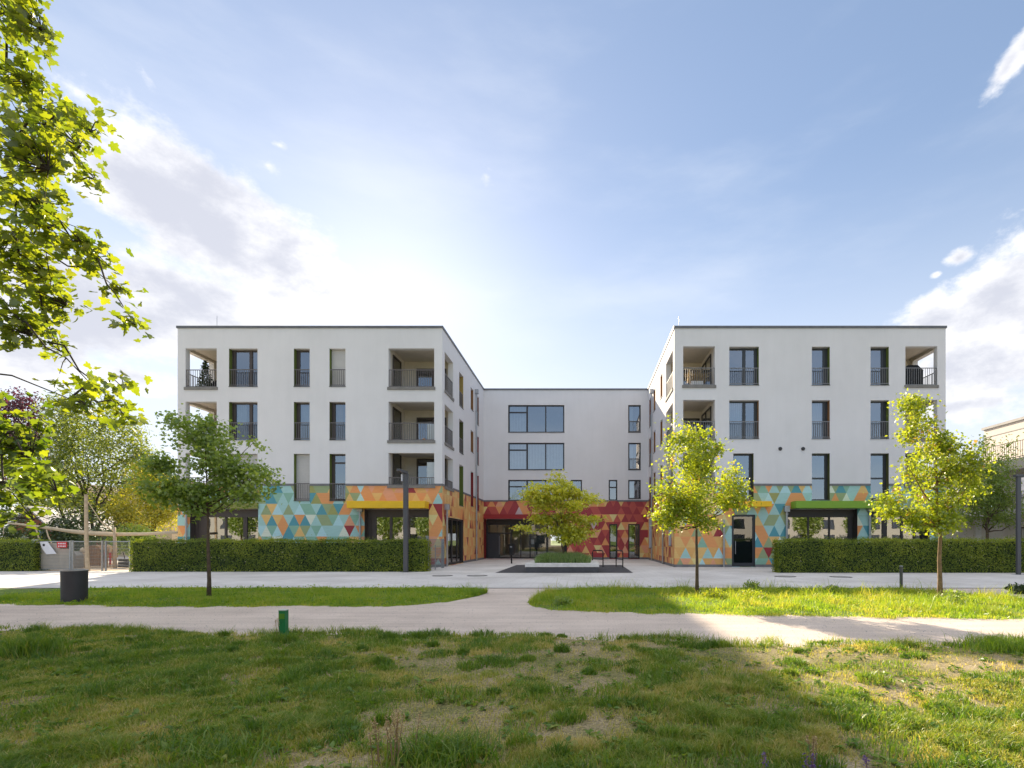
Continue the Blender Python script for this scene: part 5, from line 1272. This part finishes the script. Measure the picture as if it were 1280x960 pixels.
# playground pieces behind the gate
Yp = 28.2; X = px2(116, Yp); e = empty('playhouse', (X, Yp, 0), 'brown wooden barrel-shaped playhouse with slats behind the wire gate', 'playhouse')
m = MB(); N = 16
for i in range(N):
    a0, a1 = math.pi * i / N, math.pi * (i + .8) / N; ra = .56
    p = [(X - ra * math.cos(a), Yp + b, .55 + .75 * math.sin(a) - .02) for a in (a0, a1) for b in (0, .9)]
    m.poly([p[0], p[1], p[3], p[2]], 'wood_brown')
m.build('shell', e)
m = MB()
for i in range(7): x = X - .5 + i * .155; zt = .5 + .75 * math.sqrt(max(0, 1 - ((x + .07 - X) / .58) ** 2)); m.box(x, x + .125, Yp - .03, Yp, .1, zt, 'wood_brown')
m.build('slats', e)
for s in (-1, 1): m = MB(); m.box(X + s * .5 - .05, X + s * .5 + .05, Yp + .01, Yp + .12, 0, .6, 'wood_brown'); m.build('leg', e)
X = px2(103.5, 28); e = empty('rocking_animal', (X, 28, 0), 'small pale wooden rocking animal left of the barrel playhouse', 'play equipment')
m = MB(); m.path([(X + .05, 28, .1), (X, 28, .55), (X - .03, 28, .85)], [.10, .12, .10], 'wood_pale', 10); m.build('body', e, smooth=True); m = MB(); m.lathe(X - .03, 28, [(.001, .85), (.1, .9), (.11, 1.0), (.07, 1.1), (.001, 1.13)], 'cloth_pale', 14); m.build('head', e, smooth=True)
m = MB(); m.path([(X - .12, 27.9, .0), (X, 27.95, .4)], .03, 'wood_pale', 6); m.path([(X + .16, 27.9, .0), (X + .03, 27.95, .4)], .03, 'wood_pale', 6); m.build('leg', e)
m = MB(); x0, x1 = px2(89.5, 27.5), px2(95.5, 27.5); m.poly([(x0, 27.5, 0), (x1, 27.5, 0), (x1, 27.5, .75), (x0, 27.5, .95)], 'stone_grey'); m.poly([(x0, 27.9, 0), (x1, 27.9, 0), (x1, 27.9, .75), (x0, 27.9, .95)], 'stone_grey'); m.poly([(x0, 27.5, .95), (x1, 27.5, .75), (x1, 27.9, .75), (x0, 27.9, .95)], 'stone_grey'); m.poly([(x0, 27.5, 0), (x0, 27.9, 0), (x0, 27.9, .95), (x0, 27.5, .95)], 'stone_grey'); m.poly([(x1, 27.5, 0), (x1, 27.9, 0), (x1, 27.9, .75), (x1, 27.5, .75)], 'stone_grey')
thing_mesh(m, 'stone_block', (x0, 27.5, 0), 'grey slanting stone block behind the notice gate', 'stone')
X = px2(138, 28.4); e = empty('play_frame', (X, 28.4, 0), 'red and wood play frame behind the wire fence beside the shorter pole', 'play equipment')
for s in (-.18, .0, .18): m = MB(); m.box(X + s - .035, X + s + .035, 28.36, 28.43, 0, 1.15 - abs(s), 'wood_brown' if s else 'wood_pale'); m.build('post', e)
m = MB(); m.box(X - .28, X - .19, 28.3, 28.35, .25, .85, 'toy_red'); m.box(X + .02, X + .1, 28.3, 28.35, .2, .85, 'toy_red'); m.build('panel', e); m = MB(); m.box(X - .25, X + .25, 28.44, 28.5, .8, .9, 'wood_brown'); m.build('beam', e)
m = MB(); 
for i in range(3): m.box(px2(147, 28) + i * .02, px2(160, 28) - i * .03, 28, 28.5, .05 + i * .16, .19 + i * .16, 'bark_dark')
thing_mesh(m, 'timber_stack', (px2(153, 28), 28, 0), 'low dark timber stack behind the fence by the hedge end', 'timber')
# small wire gate between the left hedge and the mosaic corner
Yg = 25.3; e = empty('side_gate', (px2(540, Yg), Yg, 0), 'small grey wire gate between the left hedge end and the mosaic corner', 'gate')
m = MB(); m.box(px2(532.6, Yg), px2(535.8, Yg), Yg - .06, Yg + .06, 0, 1.72, 'galvanised'); m.build('post', e, bevel=.006); m = MB(); m.box(px2(532.2, Yg), px2(536.2, Yg), Yg - .075, Yg + .075, 1.722, 1.75, 'zinc'); m.build('cap', e)
xa, xb, yb = px2(536, Yg), px2(553, 28.2), 28.2; m = MB()
def lerp2(t): return xa + (xb - xa) * t, Yg + (yb - Yg) * t
for i in range(25): x, y = lerp2(i / 24); m.box(x - .006, x + .006, y - .006, y + .006, .1, 1.58, 'galvanised')
for i in range(9): z = .1 + 1.48 * i / 8; m.path([(xa, Yg, z), (xb, yb, z)], .009, 'galvanised', 5)
m.build('mesh_panel', e); m = MB(); m.box(xb - .06, xb + .1, yb - .03, yb + .03, 0, 1.62, 'galvanised'); m.build('post', e)
m = MB(); x, y = lerp2(.45); m.path([(x, y, 0), (x, y, 1.3)], .025, 'galvanised', 8); m.build('post', e)

# ------------------------------------------------------------------ neighbouring houses
def simple_window(fr, u0, u1, z0, z1, par, fm='frame_dark'):
    m = MB(fr); m.box(u0, u1, -.04, .012, z0, z1, fm); o = m.build('window', par); g = MB(fr); g.poly([(u0 + .07, .015, z0 + .07), (u1 - .07, .015, z0 + .07), (u1 - .07, .015, z1 - .07), (u0 + .07, .015, z1 - .07)], 'glass_dark'); g.build('pane', o)
# beige terraced house right: long facade runs away from the viewer
nb = empty('terraced_house', (33, 32, 0), 'pale beige house with set-back roof storey and long roof terrace railing at right', 'building')
xl, xu, y0, y1, hl, hu = 25.6, 30.0, 20.0, 38.5, 6.35, 9.95
m = MB(); m.box(xl, 44, y0, y1, 0, 3.05, 'beige_render'); m.box(xl + .9, 44, y0, y1, 3.051, 5.7, 'beige_render'); m.box(xl - .25, 44, y0, y1 + .2, 5.701, hl, 'beige_render'); m.box(xl - .3, xl + .9, y0, y1 + .1, 3.052, 3.45, 'white_render'); m.box(xu, 44, y0, y1 - .1, hl + .001, hu - .18, 'beige_render'); m.build('wall', nb)
m = MB(); m.box(xu - .12, 44.1, y0, y1 - .0, hu - .179, hu, 'coping'); m.box(xu - .03, xu - .001, y0, y1 - .2, hu - .78, hu - .74, 'coping'); m.build('roof', nb)
fr = Frame(xl - .2, y0, (0, 1), (-1, 0))
railing_mb(fr, 0, y1 - y0, hl + .02, hl + 1.02, 0, 'rail_brown', .16).build('terrace_railing', nb)
railing_mb(Frame(xl - .2, y1 + .1, (1, 0), (0, 1)), 0, 4, hl + .02, hl + 1.02, 0, 'rail_brown', .16).build('terrace_railing', nb)
railing_mb(fr, 0, y1 - y0, 3.46, 4.4, .05, 'rail_brown', .16).build('balcony_railing', nb)
fw = Frame(xl + .9, y0, (0, 1), (-1, 0))
for u in (3.0, 6.5, 10.0, 12.9, 16.0): simple_window(fw, u, u + 1.3, 3.46, 5.4, nb, 'frame_brown')
fw = Frame(xl, y0, (0, 1), (-1, 0))
for u in (4.5, 8.5, 12.0, 15.2): simple_window(fw, u, u + 1.5, .5, 2.3, nb, 'frame_brown')
# low beige garden wall past the right end of the building
m = MB(); m.box(20.9, 25.4, 31.0, 31.25, 0, 2.9, 'beige_render'); m.box(20.86, 25.4, 30.96, 31.29, 2.901, 2.98, 'coping'); m.box(23.6, 23.95, 30.85, 30.999, 0, 2.9, 'concrete_light'); thing_mesh(m, 'garden_wall', (23, 31, 0), 'plain beige garden wall between the right wing and the terraced house', 'wall')
def gable_house(name, x0, x1, y0, y1, eave, ridge, wm, rm, label, wins, over=.45, axis='y'):
    e = empty(name, ((x0 + x1) / 2, y0, 0), label, 'building'); m = MB(); m.box(x0, x1, y0, y1, 0, eave, wm); xc = (x0 + x1) / 2
    for y in (y0, y1): m.poly([(x0, y, eave), (x1, y, eave), (xc, y, ridge)], wm)
    m.build('wall', e); m = MB(); s = (ridge - eave) / (xc - x0)
    for sx, xe in ((-1, x0), (1, x1)):
        a = (xe + sx * over, eave - s * over); b = (xc, ridge); t = .16
        P = [(a[0], y0 - over, a[1]), (b[0], y0 - over, b[1]), (b[0], y1 + over, b[1]), (a[0], y1 + over, a[1])]; Q = [(p[0], p[1], p[2] + t) for p in P]
        m.poly(P, rm); m.poly(Q, rm)
        for i in range(4): m.poly([P[i], P[(i + 1) % 4], Q[(i + 1) % 4], Q[i]], rm)
    m.build('roof', e); fr = Frame(x0, y0, (1, 0), (0, -1))
    for u0, u1, z0, z1 in wins: simple_window(fr, u0, u1, z0, z1, e)
    return e
Z = 44; k = Z / F
gable_house('brick_house', (18 - VX) * k, (64 - VX) * k, Z, Z + 9, 2.75, 4.3, 'brick_red', 'roof_grey', 'low red-brown brick house with pale gabled roof behind the far left hedge', [(.4, 1.3, .8, 2.0), (1.9, 2.5, .6, 2.1)])
m = MB(); m.box((50 - VX) * k, (57 - VX) * k, Z - .2, Z - .1, 1.2, 2.35, 'blue_paint'); thing_mesh(m, 'blue_panel', ((53 - VX) * k, Z - .2, 1), 'small blue panel on the red-brown house', 'panel')
Z = 48; k = Z / F
gable_house('cream_house', (142 - VX) * k, (215 - VX) * k, Z, Z + 10, 5.0, 7.6, 'cream_render', 'roof_brown', 'cream house with brown tiled roof half hidden behind the sunlit yellow tree', [(.8, 1.8, 1.0, 2.4), (3.0, 4.0, 1.0, 2.4), (.8, 1.8, 3.4, 4.6)])
Z = 52; k = Z / F
gable_house('timber_house', (70 - VX) * k, (118 - VX) * k, Z, Z + 9, 5.6, 7.2, 'stone_grey', 'roof_brown', 'grey house in shade behind the many-stemmed tree', [(.6, 1.4, 3.0, 4.8), (2.0, 2.8, 3.0, 4.8)])
# the pale house and trees across the meadow that the ground floor panes mirror
op = empty('opposite_house', (-4, -24, 0), 'pale apartment house across the meadow mirrored in the window panes', 'building')
m = MB(); m.box(-34, 4, -36, -24, 0, 9.0, 'grey_render'); m.build('wall', op); m = MB(); m.box(-34.2, 4.2, -36.2, -23.8, 9.001, 9.3, 'coping'); m.build('roof', op)
fr = Frame(4, -24, (-1, 0), (0, 1))
for i in range(10):
    for z in (.7, 3.5, 6.4): simple_window(fr, 1.2 + i * 3.7, 3.2 + i * 3.7, z, z + 1.9, op)
for (xa, xb, lab, mt) in ((-78, -42, 'pale row house across the meadow mirrored in the far left ground floor panes', 'grey_render'), (16, 58, 'pale row house across the meadow mirrored in the right wing panes', 'grey_render')):
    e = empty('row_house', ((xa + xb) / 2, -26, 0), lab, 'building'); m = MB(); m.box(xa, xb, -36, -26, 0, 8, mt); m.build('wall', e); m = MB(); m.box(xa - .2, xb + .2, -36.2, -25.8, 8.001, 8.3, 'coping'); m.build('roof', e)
    fr = Frame(xb, -26, (-1, 0), (0, 1))
    for i in range(int((xb - xa) / 3.8)):
        for z in (.8, 3.4, 5.9): simple_window(fr, 1 + i * 3.8, 2.9 + i * 3.8, z, z + 1.6, e)
for i, (x, y, h) in enumerate(((-14, -17, 7), (2, -19, 8), (9, -16, 6.5), (-22, -15, 6), (-28.5, -16, 7), (-50, -16, 7.5), (27, -15, 6.5), (33, -16, 7.5), (41, -17, 7))):
    e = empty('tree', (x, y, 0), 'bushy tree on the far side of the meadow, mirrored in the panes', 'tree', 'trees across the meadow, mirrored in the panes')
    r = np.random.default_rng(500 + i); n = 2600; d = r.normal(size=(n, 3)); d /= np.linalg.norm(d, axis=1, keepdims=True); C = np.array([x, y, h * .62]) + d * np.array([2.3, 2.3, h * .36]) * (r.random((n, 1)) ** .4)
    v, t, kk = leaf_arrays(C, .3 + .15 * r.random(n), r); np_mesh('crown', v, t, 'street_leaf', np.repeat(r.random(n), kk), e); m = MB(); m.path([(x, y, -.05), (x, y, h * .5), (x + .1, y, h * .8)], [.16, .12, .03], 'bark', 8); m.build('trunk', e)

# ------------------------------------------------------------------ single plants in the grass
def leafy(name, label, cat, px, py, rx, ry, mt, n, leaf, seed, bias=(0, 0, .6)):
    X, Y, _ = G3(px, py); k = Y / F; r = np.random.default_rng(seed); e = empty(name, (X, Y, 0), label, cat)
    d = r.normal(size=(n, 3)); d /= np.linalg.norm(d, axis=1, keepdims=True); C = np.array([X, Y, ry * k * .9]) + d * np.array([rx, rx * .8, ry]) * k * (.3 + .7 * r.random((n, 1)) ** .5); C[:, 2] = np.maximum(C[:, 2], .02)
    v, t, kk = leaf_arrays(C, leaf * (.6 + .7 * r.random(n)), r, DIAMOND, bias, .8); np_mesh('foliage', v, t, mt, np.repeat(np.clip(r.normal(size=n) * .2 + .55, 0, 1), kk), e)
    m = MB()
    for i in range(7): q = C[int(r.integers(n))]; m.path([(X + r.normal() * .02, Y + r.normal() * .02, 0), tuple((np.array([X, Y, 0]) + q) / 2 + np.array([0, 0, .03])), tuple(q)], [.008, .005, .003], 'bark', 5)
    m.build('stem', e)
leafy('shrub', 'dark green round shrub at the back of the right grass strip', 'shrub', 940, 741, 11, 8, 'street_leaf', 420, .07, 601)
leafy('shrub', 'dark shrub on the paving at the right edge below the lamp post', 'shrub', 1275, 742, 16, 6, 'dark_leaf', 500, .09, 602)
leafy('weed_clump', 'bright yellow-green leafy weed beside the sunlit young tree', 'plant', 893, 749, 14, 7, 'spring_leaf', 420, .06, 603)
leafy('weed_clump', 'bright yellow-green leafy weed right of the dark round shrub', 'plant', 938, 750, 20, 7, 'spring_leaf', 520, .05, 604)
leafy('weed_clump', 'tall green weed in the right grass strip left of the bollard', 'plant', 1040, 742, 9, 6, 'street_leaf', 240, .05, 605)
leafy('weed_clump', 'dark green weed at the left tip of the right grass strip', 'plant', 703, 757, 15, 7, 'street_leaf', 380, .06, 606)
leafy('weed_clump', 'green weed tuft at the roots of the tree with the brown trunk', 'plant', 1192, 757, 15, 11, 'street_leaf', 420, .06, 607)
def tussock(label, px, py, rx, h, n, mt, seed, lean=.9, w=.004):
    X, Y, _ = G3(px, py); k = Y / F; r = np.random.default_rng(seed); x = X + r.normal(size=n) * rx * k * .45; y = Y + r.normal(size=n) * rx * k * .3; e = Vector((X, Y, 0))
    v, t = blades(x, y, x * 0 + .01, h * (.4 + .7 * r.random(n)), w * (.6 + .8 * r.random(n)), lean * (.4 + .7 * r.random(n)), r)
    tag(np_mesh('grass_tussock', v, t, mt, np.repeat(np.clip(.72 + r.normal(size=n) * .16, 0, 1), 5), None, e), label, 'grass tuft', 'tall grass tufts in the meadow')
tussock('tall dark grass tuft at the left end of the meadow edge', 40, 822, 42, .36, 900, 'grass_blade', 701, .8)
tussock('tall grass tuft around the foot of the green marker post', 352, 806, 22, .20, 420, 'grass_blade', 702, .8)
tussock('large grass tuft at the front edge, left of centre', 270, 950, 80, .16, 900, 'grass_blade', 703, 1.0, .005)
tussock('long-bladed grass tuft beside the dry seed stalks at the front edge', 560, 955, 70, .24, 700, 'grass_blade', 704, 1.0, .005)
tussock('grass tuft at the right end of the meadow by the gravel path', 1255, 815, 50, .26, 900, 'verge_blade', 705, .9)
def stalks(name, label, cat, px, py, n, h, mt, seed, spread, head, headr, stem='seed_brown'):
    X, Y, _ = G3(px, py); r = np.random.default_rng(seed); e = empty(name, (X, Y, 0), label, cat); m = MB(); P = []
    for i in range(n):
        x, y = X + r.normal() * spread, Y + r.normal() * spread; hh = h * (.75 + .35 * r.random()); lx, ly = r.normal() * .10 * hh, r.normal() * .10 * hh
        m.path([(x, y, 0), (x + lx * .4, y + ly * .4, hh * .55), (x + lx, y + ly, hh)], [.0035, .003, .002], stem, 5)
        for j in range(46): f = 1 - head * r.random(); P.append((x + lx * f + r.normal() * headr * (1.25 - f) * 3, y + ly * f + r.normal() * headr * (1.25 - f) * 3, hh * f))
    m.build('stem', e); P = np.array(P); v, t, k = leaf_arrays(P, .011 + .010 * r.random(len(P)), r, DIAMOND, (0, 0, .3), 1); np_mesh('flower_head', v, t, mt, np.repeat(r.random(len(P)), k), e)
stalks('flowering_plant', 'single purple flower spike at the front edge, left of the pair', 'flower', 953, 985, 1, .27, 'flower_purple', 801, .01, .42, .006)
stalks('flowering_plant', 'pair of bright purple flower spikes with brown seed stalks at the front edge', 'flower', 1014, 985, 3, .22, 'flower_purple', 802, .035, .5, .009)
stalks('flowering_plant', 'pinkish purple flower spike at the front edge, right of the pair', 'flower', 1086, 985, 1, .22, 'flower_purple', 803, .01, .35, .006)
stalks('seed_stalks', 'dry brown seed stalks in the grass at the front edge, left of centre', 'plant', 490, 960, 15, .36, 'dry_grass', 804, .07, .3, .007)
stalks('seed_stalks', 'thin brown seed stalks behind the purple flower pair', 'plant', 1018, 972, 4, .27, 'dry_grass', 805, .03, .2, .004)
stalks('seed_stalks', 'dry stalk leaning on the green marker post', 'plant', 348, 804, 2, .40, 'dry_grass', 806, .02, .3, .008)
